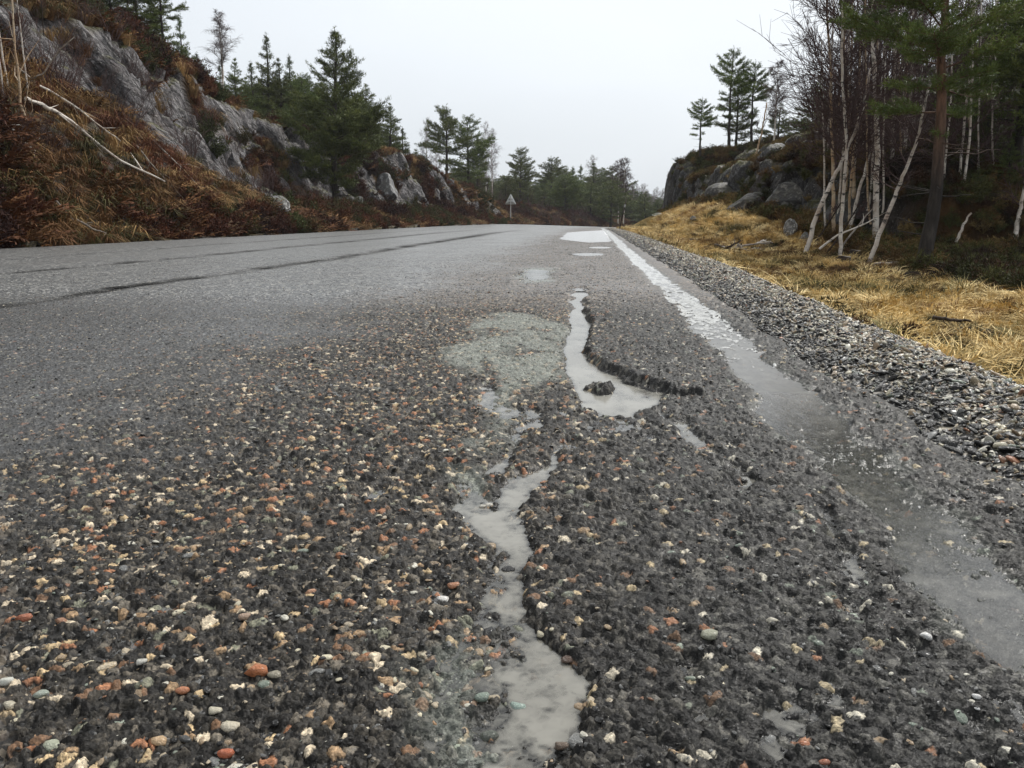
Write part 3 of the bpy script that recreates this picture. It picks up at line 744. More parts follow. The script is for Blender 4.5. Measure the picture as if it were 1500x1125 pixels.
RXF = [(-20, 30), (9, 26), (10.5, 16), (11.8, 8), (13, 4.3), (14, 3.7), (16, 3.3), (22, 2.95), (30, 2.8), (34, 2.95), (36.2, 3.2), (38, 5.0), (41, 9), (60, 22), (140, 60)]
RHT = [(-20, 1.4), (8, 1.5), (11, 1.7), (13, 2.2), (17, 2.6), (25, 3.0), (32, 3.35), (36, 2.75), (38, 2.6), (60, 2)]
RBG = [(-20, -.42), (3, -.42), (9, -.42), (11, -.36), (13, -.22), (15, -.05), (18, -.10), (24, -.22), (40, -.5), (60, -1.5), (140, -2)]
def right_h(X, Y):
    e = X - .72 - shift(np.minimum(Y, 90))
    bog = itp(RBG, Y)
    h = -.06 + (bog + .06) * ss(0, .9, e) + edge_z(.44, Y) * ss(10, 20, Y) * 0
    h = h + .07 * fbm2(X * 1.3, Y * 1.3, 701, 4) * ss(.2, 1.2, e)
    q = X - itp(RXF, Y) + .5 * fbm2(X * .5, Y * .5, 703, 3)
    Ht = itp(RHT, Y)
    apr = (.25 + .55 * ss(13, 20, Y)) * ss(-2.0, .1, q) * ss(9.5, 17, Y)
    cl = ss(29.5, 31.5, Y)
    s = .42 * ss(0, .55, q) + .10 * ss(.5, 1.7, q) + .26 * ss(1.7, 2.3, q) + .22 * ss(2.3, 6, q)
    c = .74 * ss(0, .30, q) + .12 * ss(.3, 1.5, q) + .14 * ss(1.5, 4, q)
    f = s * (1 - cl) + c * cl
    hill = np.maximum(Ht - apr, 0) * f * (1 - .55 * ss(4.6, 7, X - (Y - 14) * .25) * ss(27, 20, Y))
    rock = np.maximum(np.maximum(ss(-.08, .05, q) * ss(.75, .5, q), ss(1.55, 1.75, q) * ss(2.5, 2.25, q) * (1 - cl)), ss(-.05, .02, q) * ss(.5, .3, q) * cl) * ss(9.5, 11.5, Y)
    rock = rock * ss(5.4, 4.4, X + (Y - 14) * -.25) * ss(-.50, -.25, fbm2(X * .9, Y * .9 + 5, 709, 3))
    h = h + apr + hill + .22 * fbm2(X * .8, Y * .8, 707, 4) * ss(.4, 3, q) + .02 * np.maximum(X - 9, 0) * ss(36, 25, Y)
    return h, rock

def gax(a, b, n, c, w_): 
    """axis samples concentrated in c +- w_"""
    t = np.linspace(a, b, 4000); den = 1 / (1 + (np.maximum(np.abs(t - c) - w_, 0) / w_) ** 1.3 * 3.0); cs = np.cumsum(den); cs = (cs - cs[0]) / (cs[-1] - cs[0])
    return np.interp(np.linspace(0, 1, n), cs, t)
def displace_rock(Xa, Ya, Za, rock, fq, nrm_amp, tilt):
    """push rock faces outwards in blocks along tilted bedding"""
    gy, gx = np.gradient(Za); dx = np.gradient(Xa, axis=1); dy = np.gradient(Ya, axis=0)
    nx = -gx / np.where(np.abs(dx) < 1e-6, 1e-6, dx); ny = -gy / np.where(np.abs(dy) < 1e-6, 1e-6, dy); nx = np.clip(nx, -4, 4); ny = np.clip(ny, -4, 4)
    l = np.sqrt(nx * nx + ny * ny + 1); nx, ny, nz_ = nx / l, ny / l, 1 / l
    u = Ya * math.cos(tilt) + Za * math.sin(tilt); v = -Ya * math.sin(tilt) + Za * math.cos(tilt)
    a = u * fq + .4 * vn2(u * 1.1, v * .5, 800); b = v * .34 * fq
    f1, f2, idr = worley(a.ravel(), b.ravel(), 801); f1 = f1.reshape(Xa.shape); f2 = f2.reshape(Xa.shape); idr = idr.reshape(Xa.shape)
    g1, g2, idg = worley((u * fq * 3.1 + .3 * vn2(u * 3, v * 2, 804)).ravel(), (v * fq * .7 + Xa * .6).ravel(), 805); g1 = g1.reshape(Xa.shape); g2 = g2.reshape(Xa.shape); idg = idg.reshape(Xa.shape)
    D = .36 * (idr - .5) + .15 * (idg - .5) - .20 * ss(.12, .0, f2 - f1) - .08 * ss(.14, 0, g2 - g1) + .10 * fbm3(Xa * 2, Ya * 2, Za * 2, 809, 4) + .03 * fbm3(Xa * 8, Ya * 8, Za * 8, 813, 3)
    D = D * rock * nrm_amp
    soft = (1 - rock) * (.05 * fbm3(Xa * 2.5, Ya * 2.5, Za * 2.5, 819, 3))
    return Xa + nx * D, Ya + ny * D, Za + nz_ * D + soft

def ground_mat(name, base, grassy, rockc, tilt):
    m = NT(name); oc = m.coord('Object'); rk = m.attr('rock', o='Fac'); ms = m.attr('moss', o='Fac'); gl_ = m.attr('gold', o='Fac')
    geo = m.n('NewGeometry'); sp = m.n('SeparateXYZ'); m.L(geo.outputs['Normal'], sp.inputs[0])
    tl = m.coord('Object', scale=(1, 1, 1), rot=(math.radians(tilt), 0, 0)); mpp = m.n('Mapping'); mpp.inputs['Scale'].default_value = (1.2, 1.3, .30); m.L(tl, mpp.inputs[0]); tl = mpp.outputs[0]
    n1 = m.noise(2.4, 8, .72, tl); n2 = m.noise(11, 8, .75, tl); n3 = m.noise(30, 5, .7, oc)
    rc = m.ramp(m.math('ADD', m.math('MULTIPLY', n1, .6), m.math('MULTIPLY', n2, .4)), rockc)
    rc = m.mix(m.mapr(m.vor(4.5, tl, 'DISTANCE_TO_EDGE'), .05, .0, 0, .9), rc, (.012, .011, .011)); rc = m.mix(m.mapr(m.vor(13, tl, 'DISTANCE_TO_EDGE'), .07, .0, 0, .7), rc, (.02, .018, .018))
    rc = m.mix(m.mapr(n3, .58, .68, 0, .7), rc, (.50, .50, .45))                       # pale lichen
    rc = m.mix(m.mapr(m.noise(3.2, 5, .7, tl), .58, .66, 0, .85), rc, (.018, .017, .018))   # dark wet streaks
    rc = m.mix(m.mapr(m.noise(1.1, 5, .6, oc), .56, .68, 0, .35), rc, (.16, .10, .06))
    up = m.mapr(sp.outputs['Z'], .50, .80); mm = m.math('MULTIPLY', up, m.mapr(m.noise(2.6, 5, .6, oc), .38, .52))
    mossc = m.ramp(m.noise(9, 4, .6, oc), [(.3, (.035, .033, .012)), (.55, (.09, .085, .022)), (.75, (.17, .15, .04))])
    rc = m.mix(mm, rc, mossc)
    sc = m.ramp(m.noise(2.3, 6, .7, oc), base); sc2 = m.ramp(m.noise(6, 6, .7, oc), grassy)
    sc = m.mix(gl_, sc, sc2)
    c = m.mix(rk, sc, rc)
    hgt = m.math('ADD', m.math('MULTIPLY', m.noise(9, 8, .7, tl), 1.0), m.math('MULTIPLY', m.vor(5, tl, 'DISTANCE_TO_EDGE'), 1.2))
    return m.bsdf(c, m.mapr(m.noise(4, 3, .6, oc), .3, .7, .45, .8), m.bump(hgt, .16, 1.0), spec=m.math('MULTIPLY', rk, .4))
mat_left = ground_mat('left_bank_surface', [(.3, (.012, .008, .005)), (.5, (.045, .026, .013)), (.7, (.10, .06, .025))], [(.3, (.06, .035, .015)), (.6, (.20, .13, .05))],
                      [(.30, (.022, .020, .022)), (.45, (.08, .073, .077)), (.55, (.20, .185, .19)), (.72, (.44, .415, .41))], -50)
mat_right = ground_mat('right_bank_surface', [(.3, (.014, .009, .005)), (.5, (.05, .028, .012)), (.7, (.11, .06, .025))], [(.3, (.10, .065, .025)), (.55, (.28, .20, .085)), (.75, (.42, .31, .14))],
                       [(.32, (.016, .015, .014)), (.48, (.05, .046, .044)), (.62, (.11, .10, .095)), (.78, (.22, .21, .195))], -8)
# left
Yl = np.concatenate([np.linspace(-6, 6, 16), np.linspace(6.3, 13.9, 70), np.linspace(14, 46, 430), np.linspace(46.3, 95, 90), np.linspace(96, 145, 16)])
dl = np.concatenate([np.linspace(-.12, 1, 14), np.linspace(1.06, 8.5, 118), np.linspace(8.7, 16, 24), np.linspace(17, 60, 16)])
D_, Yq = np.meshgrid(dl, Yl); Xq = RW_L - D_ + shift(np.minimum(Yq, 90)); Zq, rq = left_h(Xq.ravel(), Yq.ravel()); Zq = Zq.reshape(Xq.shape); rq = rq.reshape(Xq.shape)
LX, LY, LZ = displace_rock(Xq, Yq, Zq, rq, 2.2, .85, math.radians(50))
gold = ss(0, .4, fbm2(LX * .5, LY * .5, 631, 3)) * (1 - rq) * .7
fcs = grid_faces(len(Yl), len(dl))[:, ::-1]
left_bank = tag(obj('hillside', mk_mesh('hillside', np.stack([LX.ravel(), LY.ravel(), LZ.ravel()], 1), fcs, mat_left, smooth=True,
    attrs={'rock': ('FLOAT', rq.ravel()), 'gold': ('FLOAT', gold.ravel())})), 'rocky hillside with slanting grey slabs and brown undergrowth left of the road', kind='structure')
# right
Yr2 = np.concatenate([np.linspace(-6, 1, 10), np.linspace(1.2, 9, 80), np.linspace(9.08, 40, 390), np.linspace(40.5, 90, 60), np.linspace(92, 145, 14)])
er = np.concatenate([np.linspace(-.10, 7, 118), np.linspace(7.08, 14, 60), np.linspace(14.5, 60, 28)])
E_, Yq2 = np.meshgrid(er, Yr2); Xq2 = .95 + E_ + shift(np.minimum(Yq2, 90)) * ss(60, 90, Yq2) * 0 + shift(np.minimum(Yq2, 90)); 
Xq2 = .95 + E_ + shift(np.minimum(Yq2, 90))
Zq2, rq2 = right_h(Xq2.ravel(), Yq2.ravel()); Zq2 = Zq2.reshape(Xq2.shape); rq2 = rq2.reshape(Xq2.shape)
RX, RY, RZ = displace_rock(Xq2, Yq2, Zq2, rq2, 2.6, 1.0, math.radians(8))
qq = RX - np.interp(RY, [p[0] for p in RXF], [p[1] for p in RXF])
gold2 = ss(0, -.5, qq + .3 * fbm2(RX, RY, 641, 3)) * (1 - .8 * ss(7.5, 9.5, RY + .6 * fbm2(RX, RY, 643, 3)) * ss(2.4, 3.4, RX) * ss(15, 12, RY)) * ss(14, 10, RX) * (1 - rq2)
right_bank = tag(obj('terrain', mk_mesh('terrain', np.stack([RX.ravel(), RY.ravel(), RZ.ravel()], 1), grid_faces(len(Yr2), len(er)), mat_right, smooth=True,
    attrs={'rock': ('FLOAT', rq2.ravel()), 'gold': ('FLOAT', gold2.ravel())})), 'boggy ground rising to a low rocky knoll right of the road', kind='structure')
# the land further out
m = NT('far_soil'); mat_far = m.bsdf(m.ramp(m.noise(.3, 5, .6, m.coord('Object')), [(.3, (.02, .016, .01)), (.7, (.06, .045, .022))]), .9)
v = np.array([(-260, -200, -4.5), (260, -200, -4.5), (260, 320, -4.5), (-260, 320, -4.5)], float)
tag(obj('ground', mk_mesh('ground', v, np.array([[0, 1, 2, 3]]), mat_far)), 'wide dark ground beyond the road and woods', kind='structure')

def L_z(X, Y): return float(left_h(np.array([X], float), np.array([Y], float))[0][0])
def R_z(X, Y): return float(right_h(np.array([X], float), np.array([Y], float))[0][0])
def gz_at(X, Y):
    if X < RW_L + float(shift(min(Y, 90))): return L_z(X, Y)
    if X > .95 + float(shift(min(Y, 90))): return R_z(X, Y)
    return float(base_h(np.array([X - float(shift(Y))]), np.array([float(Y)]), False)[0][0])
# ------------------------------------------------------------------ plants
def needle_mat(name, a, b, c):
    m = NT(name); oc = m.coord('Object'); oi = m.n('ObjectInfo')
    n1 = m.noise(1.3, 3, .6, oc); n2 = m.noise(11, 3, .6, oc)
    col = m.ramp(m.math('ADD', m.math('MULTIPLY', n1, .55), m.math('MULTIPLY', n2, .45)), [(.32, a), (.5, b), (.66, c)])
    h = m.n('HueSaturation'); m.L(col, h.inputs['Color']); m.L(m.mapr(oi.outputs['Random'], 0, 1, .75, 1.25), h.inputs['Value'])
    m.L(m.mapr(oi.outputs['Random'], 0, 1, .48, .515), h.inputs['Hue'])
    return m.bsdf(h.outputs[0], .6, spec=.2)
mat_needle = needle_mat('pine_needles', (.027, .038, .010), (.085, .11, .024), (.19, .215, .05))
mat_needle2 = needle_mat('young_pine_needles', (.032, .046, .012), (.088, .115, .028), (.18, .20, .052))
def bark_mat(name, a, b, c, sc=(6, 6, 1.2), hi=None):
    m = NT(name); oc = m.coord('Object', scale=sc); n1 = m.noise(2.2, 6, .7, oc)
    col = m.ramp(n1, [(.3, a), (.5, b), (.7, c)])
    if hi:
        sp = m.n('SeparateXYZ'); m.L(m.coord('Object'), sp.inputs[0]); col = m.mix(m.mapr(sp.outputs['Z'], hi[0], hi[1]), col, m.mix(m.mapr(n1, .35, .6), (.05, .028, .018), (.17, .095, .06)))
    return m.bsdf(col, .8, m.bump(n1, .02, .9), spec=.2)
mat_pbark = bark_mat('pine_bark', (.008, .007, .006), (.028, .023, .020), (.07, .06, .05), hi=(1.5, 3.0))
mat_pbark_d = bark_mat('dark_pine_bark', (.010, .008, .007), (.035, .028, .024), (.07, .055, .045))
def birch_mat(name, a, b):
    m = NT(name); oc = m.coord('Object', scale=(5, 5, 12)); n1 = m.noise(1.6, 5, .7, oc); n2 = m.noise(1.2, 4, .6, m.coord('Object', scale=(3, 3, 3)))
    col = m.mix(m.mapr(n1, .54, .64), m.mix(m.mapr(n2, .4, .65), a, b), (.03, .025, .022))
    return m.bsdf(col, .6, m.bump(n1, .01, .6), spec=.25)
mat_birch = birch_mat('birch_bark', (.66, .61, .54), (.36, .28, .22)); mat_birch_o = birch_mat('ochre_birch_bark', (.50, .40, .28), (.34, .20, .10))
mat_twig = bark_mat('purple_brown_twigs', (.03, .018, .017), (.075, .045, .042), (.13, .085, .078))
mat_twig_g = bark_mat('pale_grey_twigs', (.12, .10, .10), (.20, .17, .17), (.30, .27, .26))
mat_dead = bark_mat('dead_wood', (.10, .085, .07), (.28, .24, .20), (.50, .46, .40), sc=(9, 9, 3))
mat_darkwood = bark_mat('rotten_wood', (.008, .006, .005), (.03, .02, .014), (.07, .05, .035))

def norm(v): return v / (np.linalg.norm(v, axis=-1, keepdims=True) + 1e-9)
def tufts(C, Dr, size, k, r, width=.012):
    """k thin needle sheaves fanning from every tuft centre"""
    n = len(C); C = np.repeat(C, k, 0); Dr = np.repeat(Dr, k, 0); s = np.repeat(size, k)
    d = norm(Dr * .75 + r.normal(size=(n * k, 3)) * .62)
    sd = norm(np.cross(d, r.normal(size=(n * k, 3))))
    C = C + r.normal(size=C.shape) * (s * .22)[:, None]
    w_ = (width * r.uniform(.7, 1.4, n * k))[:, None]; L_ = (s * r.uniform(.6, 1.15, n * k))[:, None]
    return np.stack([C - sd * w_, C + sd * w_, C + d * L_ + sd * w_ * .35], 1)
def make_pine(seed, H=6.0, cb=.25, Rr=1.3, prof=.8, wh=.33, nb=5, sub=9, tk=8, ts=.15, peak=.2, wild=.25, width=.013, dead=6, flat=0.0, trad=None):
    r = np.random.default_rng(seed); tr = MB(); li = MB()
    zs = np.linspace(0, H, 14); bend = np.cumsum(r.normal(0, .012 * H, (14, 2)), 0) * .35
    TP = np.stack([bend[:, 0] - bend[0, 0], bend[:, 1] - bend[0, 1], zs], 1); r0 = trad or H * .017
    tr.tube(TP, r0 * (1 - zs / H) ** .8 * (1 + .35 * np.exp(-zs / (.05 * H))) + .008, 9)
    tC, tD, tS = [], [], []
    def branch(z, L, az, el, leafy=True, rad=None):
        o = np.array([np.interp(z, zs, TP[:, 0]), np.interp(z, zs, TP[:, 1]), z]); t = np.linspace(0, 1, 6)
        az2 = az + r.normal(0, .15) * t; h = np.array([np.cos(az2), np.sin(az2)]).T
        P = np.zeros((6, 3)); P[:, :2] = o[:2] + h * (L * t * math.cos(el))[:, None]
        P[:, 2] = z + L * (t * math.sin(el) + (.10 - flat * .05) * t ** 2 * 1.2) + r.normal(0, .02 * L, 6) * t
        rad = rad or (.007 + .008 * L); li.tube(P, rad * (1 - .8 * t) + .003, 4, cap=False)
        if not leafy: return
        ns = max(3, int(sub * L / Rr + 2))
        for q in np.linspace(.28 if L > .5 else .1, 1.0, ns):
            c = P[0] * 0 + np.array([np.interp(q, t, P[:, j]) for j in range(3)])
            for sg in ((-1, 1) if q < .97 else (0,)):
                a2 = az + sg * r.uniform(.5, 1.15); l2 = L * (.16 + .34 * (1 - abs(q - .5))) * r.uniform(.6, 1.1) if sg else L * .12
                d2 = np.array([math.cos(a2), math.sin(a2), r.uniform(-.1, .65)]); e_ = c + d2 * l2
                if l2 > .12: li.tube([c, e_], [.006, .003], 3, cap=False)
                m_ = max(1, int(l2 / (ts * .55)))
                for u in range(m_):
                    tC.append(c + d2 * l2 * ((u + 1) / m_)); tD.append(norm(d2 * .6 + np.array([0, 0, .65]))); tS.append(ts * r.uniform(.75, 1.15))
    z = cb * H
    while z < H * .985:
        t = (z - cb * H) / (H - cb * H)
        pf = (t / peak) ** .5 if t < peak else ((1 - t) / (1 - peak)) ** prof
        L = Rr * max(pf, .06) 
        a0 = r.uniform(0, 6.28); nbr = max(3, int(nb * (1 - .3 * t)))
        for j in range(nbr):
            if r.random() < .10 * (1 + wild): continue
            branch(z + r.normal(0, .22 * wh), L * r.uniform(1 - 1.3 * wild, 1 + wild), a0 + j * 6.28 / nbr + r.normal(0, .25), (.0 + .85 * t ** 1.3) + r.normal(0, .10))
        z += wh * r.uniform(.75, 1.2) * (1 - .35 * t)
    tC.append(TP[-1]); tD.append(np.array([0, 0, 1.0])); tS.append(ts)
    for j in range(dead):
        branch(r.uniform(.25, .95) * cb * H + .1, Rr * r.uniform(.3, .8), r.uniform(0, 6.28), r.uniform(-.25, .15), False, .010)
    cr = MB(); cr.tris(tufts(np.array(tC), np.array(tD), np.array(tS), tk, r, width))
    return tr, li, cr
def reg(parts):
    return [(nm, mb.mesh(nm, mt, sm)) for nm, mb, mt, sm in parts]
def pine_proto(mat=None, bark=None, **kw):
    a, b, c = make_pine(**kw)
    o = 0
    for L_ in (b.v,): pass
    sh = a.n; a.v += b.v; a.q += [q + sh for q in b.q]; a.t += [t + sh for t in b.t]; a.n += b.n
    return reg([('trunk', a, bark or mat_pbark_d, True), ('crown', c, mat or mat_needle, False)]), kw.get('H', 6.0)
PINE = [pine_proto(seed=1, cb=.18, Rr=1.35, peak=.25, prof=.85, wild=.3),                              # 0 full
        pine_proto(seed=2, cb=.12, Rr=1.0, peak=.15, prof=1.0, wild=.25, mat=mat_needle2),              # 1 young cone
        pine_proto(seed=3, cb=.36, Rr=1.15, peak=.3, prof=.6, wild=.4, nb=4),                           # 2 open crown
        pine_proto(seed=4, cb=.10, Rr=1.25, peak=.2, prof=.9, wild=.35, mat=mat_needle2),               # 3
        pine_proto(seed=5, cb=.22, Rr=1.6, peak=.35, prof=.6, wild=.3)]                                 # 4 broad
PINE_TALL = pine_proto(seed=9, H=6.3, cb=.13, Rr=1.75, peak=.26, prof=1.0, wild=.32, wh=.26, nb=6, sub=12, ts=.14, tk=9, width=.011, trad=.14)
PINE_NEAR = pine_proto(seed=12, H=6.6, cb=.36, Rr=1.45, peak=.35, prof=.45, wild=.45, wh=.36, nb=5, sub=15, ts=.11, tk=12, width=.0065, dead=16, bark=mat_pbark, trad=.115)

def make_birch(seed, H=6.0, Rr=1.0, cb=.35, nbr=26, tw=7, tl=4, lean=0.0, kink=.03, k=8, r0=None, up=.9, fine=.004, wide=1.0):
    r = np.random.default_rng(seed); tr = MB(); tg = MB()
    n = 12; zs = np.linspace(0, H, n); b = np.cumsum(r.normal(0, kink * H / 6, (n, 2)), 0) * .5; b -= b[0]; b[:, 0] += lean * zs ** 1.15
    TP = np.stack([b[:, 0], b[:, 1], zs], 1); r0 = r0 or H * .0095
    rad = r0 * (1 - zs / H) ** .75 + .006; tr.tube(TP, rad, k)
    ribbons = []
    for i in range(nbr):
        q = cb + (1 - cb) * (i + r.random()) / nbr; z = q * H; o = np.array([np.interp(z, zs, TP[:, j]) for j in range(3)])
        t_ = (q - cb) / (1 - cb); L = Rr * (1.15 - t_) ** .7 * r.uniform(.6, 1.2) * (0.45 + .55 * min(1, t_ * 4 + .2)); az = r.uniform(0, 6.28); el = up * r.uniform(.75, 1.15)
        s = np.linspace(0, 1, 5); d = np.array([math.cos(az) * math.cos(el), math.sin(az) * math.cos(el), math.sin(el)])
        P = o + d * (L * s)[:, None] + r.normal(0, .03 * L, (5, 3)) * s[:, None]; P[:, 2] -= .12 * L * s ** 3
        tg.tube(P, (.004 + .008 * L) * (1 - .75 * s) + .002, 4, cap=False)
        for j in range(tw):
            u = r.uniform(.2, 1); c = np.array([np.interp(u, s, P[:, m]) for m in range(3)]); d2 = norm(d + r.normal(0, .55, 3) + [0, 0, .15]); l2 = L * r.uniform(.25, .5)
            e1 = c + d2 * l2; tg.tube([c, (c + e1) / 2 + r.normal(0, .02, 3), e1], [.0045, .0035, .0025], 3, cap=False)
            for m_ in range(tl):
                v = r.uniform(.15, 1); c3 = c + d2 * l2 * v; d3 = norm(d2 + r.normal(0, .5, 3) - [0, 0, .2 * wide]); l3 = l2 * r.uniform(.5, 1.0) + .06
                tg.tube([c3, c3 + d3 * l3 * .5, c3 + norm(d3 - [0, 0, .3]) * l3], [fine, fine * .8, fine * .5], 3, cap=False)
    return tr, tg
def birch_proto(bark=None, twig=None, **kw):
    a, b = make_birch(**kw); return reg([('trunk', a, bark or mat_birch, True), ('twigs', b, twig or mat_twig, False)]), kw.get('H', 6.0)
BIRCH = [birch_proto(seed=21, lean=.02), birch_proto(seed=22, lean=.10, Rr=.8, kink=.05, cb=.5), birch_proto(seed=23, Rr=1.2, bark=mat_birch_o), birch_proto(seed=24, kink=.06, Rr=.8, cb=.45),
         birch_proto(seed=25, bark=mat_darkwood, Rr=1.1, kink=.05, cb=.3, tw=9)]
BIRCH_PALE = birch_proto(seed=31, cb=.45, Rr=.85, nbr=34, tw=8, tl=6, twig=mat_twig_g, up=1.1, fine=.006)
BIRCH_FAR = birch_proto(seed=32, cb=.28, Rr=1.3, nbr=34, tw=8, tl=5, twig=mat_twig_g, fine=.006)
BIRCH_ROUND = birch_proto(seed=33, cb=.3, Rr=1.25, nbr=40, tw=9, tl=5, up=1.0, fine=.008)
def make_snag(seed, H=3., lean=.2, kink=.05, r0=.035, arms=4, k=6):
    r = np.random.default_rng(seed); tr = MB(); n = 9; zs = np.linspace(0, H, n); b = np.cumsum(r.normal(0, kink, (n, 2)), 0) * .6; b -= b[0]; b[:, 0] += lean * zs
    P = np.stack([b[:, 0], b[:, 1], zs], 1); tr.tube(P, r0 * (1 - .7 * zs / H), k)
    a_ = MB()
    for i in range(arms):
        q = r.uniform(.3, .95); c = np.array([np.interp(q * H, zs, P[:, j]) for j in range(3)]); d = norm(np.array([r.normal(), r.normal(), r.uniform(.2, 1.2)])); L = H * r.uniform(.10, .28)
        a_.tube([c, c + d * L * .5 + r.normal(0, .03, 3), c + d * L], [r0 * .35, r0 * .25, r0 * .1], 4, cap=False)
    return tr, a_
def snag_proto(mat, **kw):
    a, b = make_snag(**kw); return reg([('trunk', a, mat, True), ('limb', b, mat, True)]), kw.get('H', 3.)
SNAG = [snag_proto(mat_birch, seed=41, lean=.22), snag_proto(mat_birch_o, seed=42, lean=.5, H=3.), snag_proto(mat_birch, seed=43, lean=-.06, arms=3), snag_proto(mat_darkwood, seed=44, lean=.1, arms=9, kink=.08)]

def make_bush(seed, H=.8, stems=12, tw=8, fine=.003, spread=.7, leaf=0):
    r = np.random.default_rng(seed); st = MB(); T = []
    for i in range(stems):
        az = r.uniform(0, 6.28); s = spread * r.uniform(.1, 1); L = H * r.uniform(.6, 1.1); d = norm(np.array([math.cos(az) * s, math.sin(az) * s, 1.0])); t = np.linspace(0, 1, 4)
        P = d * (L * t)[:, None] + r.normal(0, .04 * H, (4, 3)) * t[:, None] + np.array([r.normal(0, .05 * H), r.normal(0, .05 * H), 0]); st.tube(P, (.004 + .004 * H) * (1 - .7 * t) + .001, 3, cap=False)
        for j in range(tw):
            u = r.uniform(.25, 1); c = np.array([np.interp(u, t, P[:, m]) for m in range(3)]); d2 = norm(d + r.normal(0, .5, 3)); l2 = H * r.uniform(.15, .4)
            st.tube([c, c + d2 * l2], [fine, fine * .5], 3, cap=False)
            for q in range(leaf): T.append((c + d2 * l2 * r.random(), d2))
    if leaf:
        lf = MB(); C = np.array([a for a, b in T]); Dd = np.array([b for a, b in T]); lf.tris(tufts(C, Dd, np.full(len(C), .045 * (H / .8) ** .3 + .02), 2, r, .008)); return st, lf
    return st, None
def leaf_i(name, stops, rough=.8):
    m = NT(name); t = m.attr('tint', 'INSTANCER'); c = m.ramp(m.noise(3, 4, .6, m.coord('Object')), stops)
    return m.bsdf(m.mix(1.0, c, t, 'MULTIPLY'), rough, spec=.15)
mat_heath_i = leaf_i('heather_foliage', [(.35, (.6, .6, .6)), (.65, (1.3, 1.3, 1.3))]); mat_grass_i = leaf_i('dry_grass_blades', [(.35, (.65, .65, .65)), (.65, (1.25, 1.25, 1.25))])
def proto(*mbs):
    V, F3, F4, M3, M4, n = [], [], [], [], [], 0
    out_v, fl, ml = [], {3: [], 4: []}, {3: [], 4: []}
    for k, mb in enumerate(mbs):
        v, f = mb.data()
        for q in f: fl[q.shape[1]].append(q + n)
        out_v.append(v); n += len(v)
    fs = [np.concatenate(fl[k]) for k in (3, 4) if fl[k]]
    return np.concatenate(out_v), fs, None
def heather(seed):
    r = np.random.default_rng(seed); mb = MB(); C, Dd = [], []
    for i in range(26):
        az = r.uniform(0, 6.28); s = r.uniform(0, 1.1); d = norm(np.array([math.cos(az) * s, math.sin(az) * s, 1.])); L = r.uniform(.6, 1.1); e_ = d * L
        mb.tube([[0, 0, -.1], d * L * .55, e_ + [0, 0, -.08 * s]], [.018, .013, .006], 3, cap=False)
        for q in range(9): C.append(d * L * r.uniform(.35, 1.05) + r.normal(0, .05, 3)); Dd.append(d)
    mb.tris(tufts(np.array(C), np.array(Dd), np.full(len(C), .20), 3, r, .022)); return proto(mb)
def bracken(seed):
    r = np.random.default_rng(seed); T = []
    for i in range(14):
        az = r.uniform(0, 6.28); L = r.uniform(.7, 1.2); t = np.linspace(0, 1, 7); bend = r.uniform(.6, 1.3)
        P = np.stack([np.cos(az) * L * np.sin(bend * t) / bend * 1.1, np.sin(az) * L * np.sin(bend * t) / bend * 1.1, L * .9 * t * (1 - .75 * t * bend * .8)], 1)
        for j in range(1, 7):
            for sg in (-1, 1):
                side = np.array([-math.sin(az), math.cos(az), 0]) * sg; w_ = .24 * (1 - t[j] * .8); c = P[j]
                T.append([c, P[j - 1], c + side * w_ + [0, 0, -.06 * r.random()]])
    mb = MB(); mb.tris(np.array(T) + r.normal(0, .01, (len(T), 3, 3))); return proto(mb)
def tussock(seed, n=80, droop=1.0, bw=.016):
    r = np.random.default_rng(seed); Q = []
    az = r.uniform(0, 6.28, n); L = r.uniform(.6, 1.15, n); s = r.uniform(.15, 1.1, n) * droop
    d = np.stack([np.cos(az), np.sin(az), 0 * az], 1); base = d * r.uniform(0, .25, n)[:, None] * [[1, 1, 0]]
    mid = base + d * (L * s * .42)[:, None] + np.stack([0 * L, 0 * L, L * .55], 1); tip = base + d * (L * s * 1.0)[:, None] + np.stack([0 * L, 0 * L, L * (.75 - .45 * s)], 1) + r.normal(0, .05, (n, 3))
    sd = np.stack([-np.sin(az), np.cos(az), 0 * az], 1) * bw; base[:, 2] -= .08
    mb = MB(); mb.tris(np.stack([base - sd, base + sd, mid + sd * .8], 1)); mb.tris(np.stack([base - sd, mid + sd * .8, mid - sd * .8], 1)); mb.tris(np.stack([mid - sd * .8, mid + sd * .8, tip], 1)); return proto(mb)

def scat(name, protos, mat, X, Y, zf_, size, pal, jit=.25, zoff=-.02, flat=1.0, label=None, cat=None, tilt=.15, group=None):
    n = len(X); z = zf_(X, Y)[0]; P = np.stack([X, Y, z + zoff], 1)
    rot = np.stack([rng.normal(0, tilt, n), rng.normal(0, tilt, n), rng.uniform(0, 6.28, n)], 1)
    s = size * rng.uniform(.6, 1.35, n); scl = np.stack([s, s, s * flat * rng.uniform(.75, 1.2, n)], 1)
    k = np.clip(((fbm2(X * .8, Y * .8, 901, 3) * .9 + .5 + rng.normal(0, .18, n)) * len(pal)).astype(int), 0, len(pal) - 1)
    t = np.array(pal)[k] * rng.uniform(1 - jit, 1 + jit, (n, 1))
    return geo_scatter(name, protos, [mat], P, rot, scl, rng.integers(0, len(protos), n), t, label=label, cat=cat)
HE = [heather(51), heather(52), heather(53)]; BR = [bracken(54), bracken(55)]; TU = [tussock(56), tussock(57), tussock(58, 60, 1.3)]
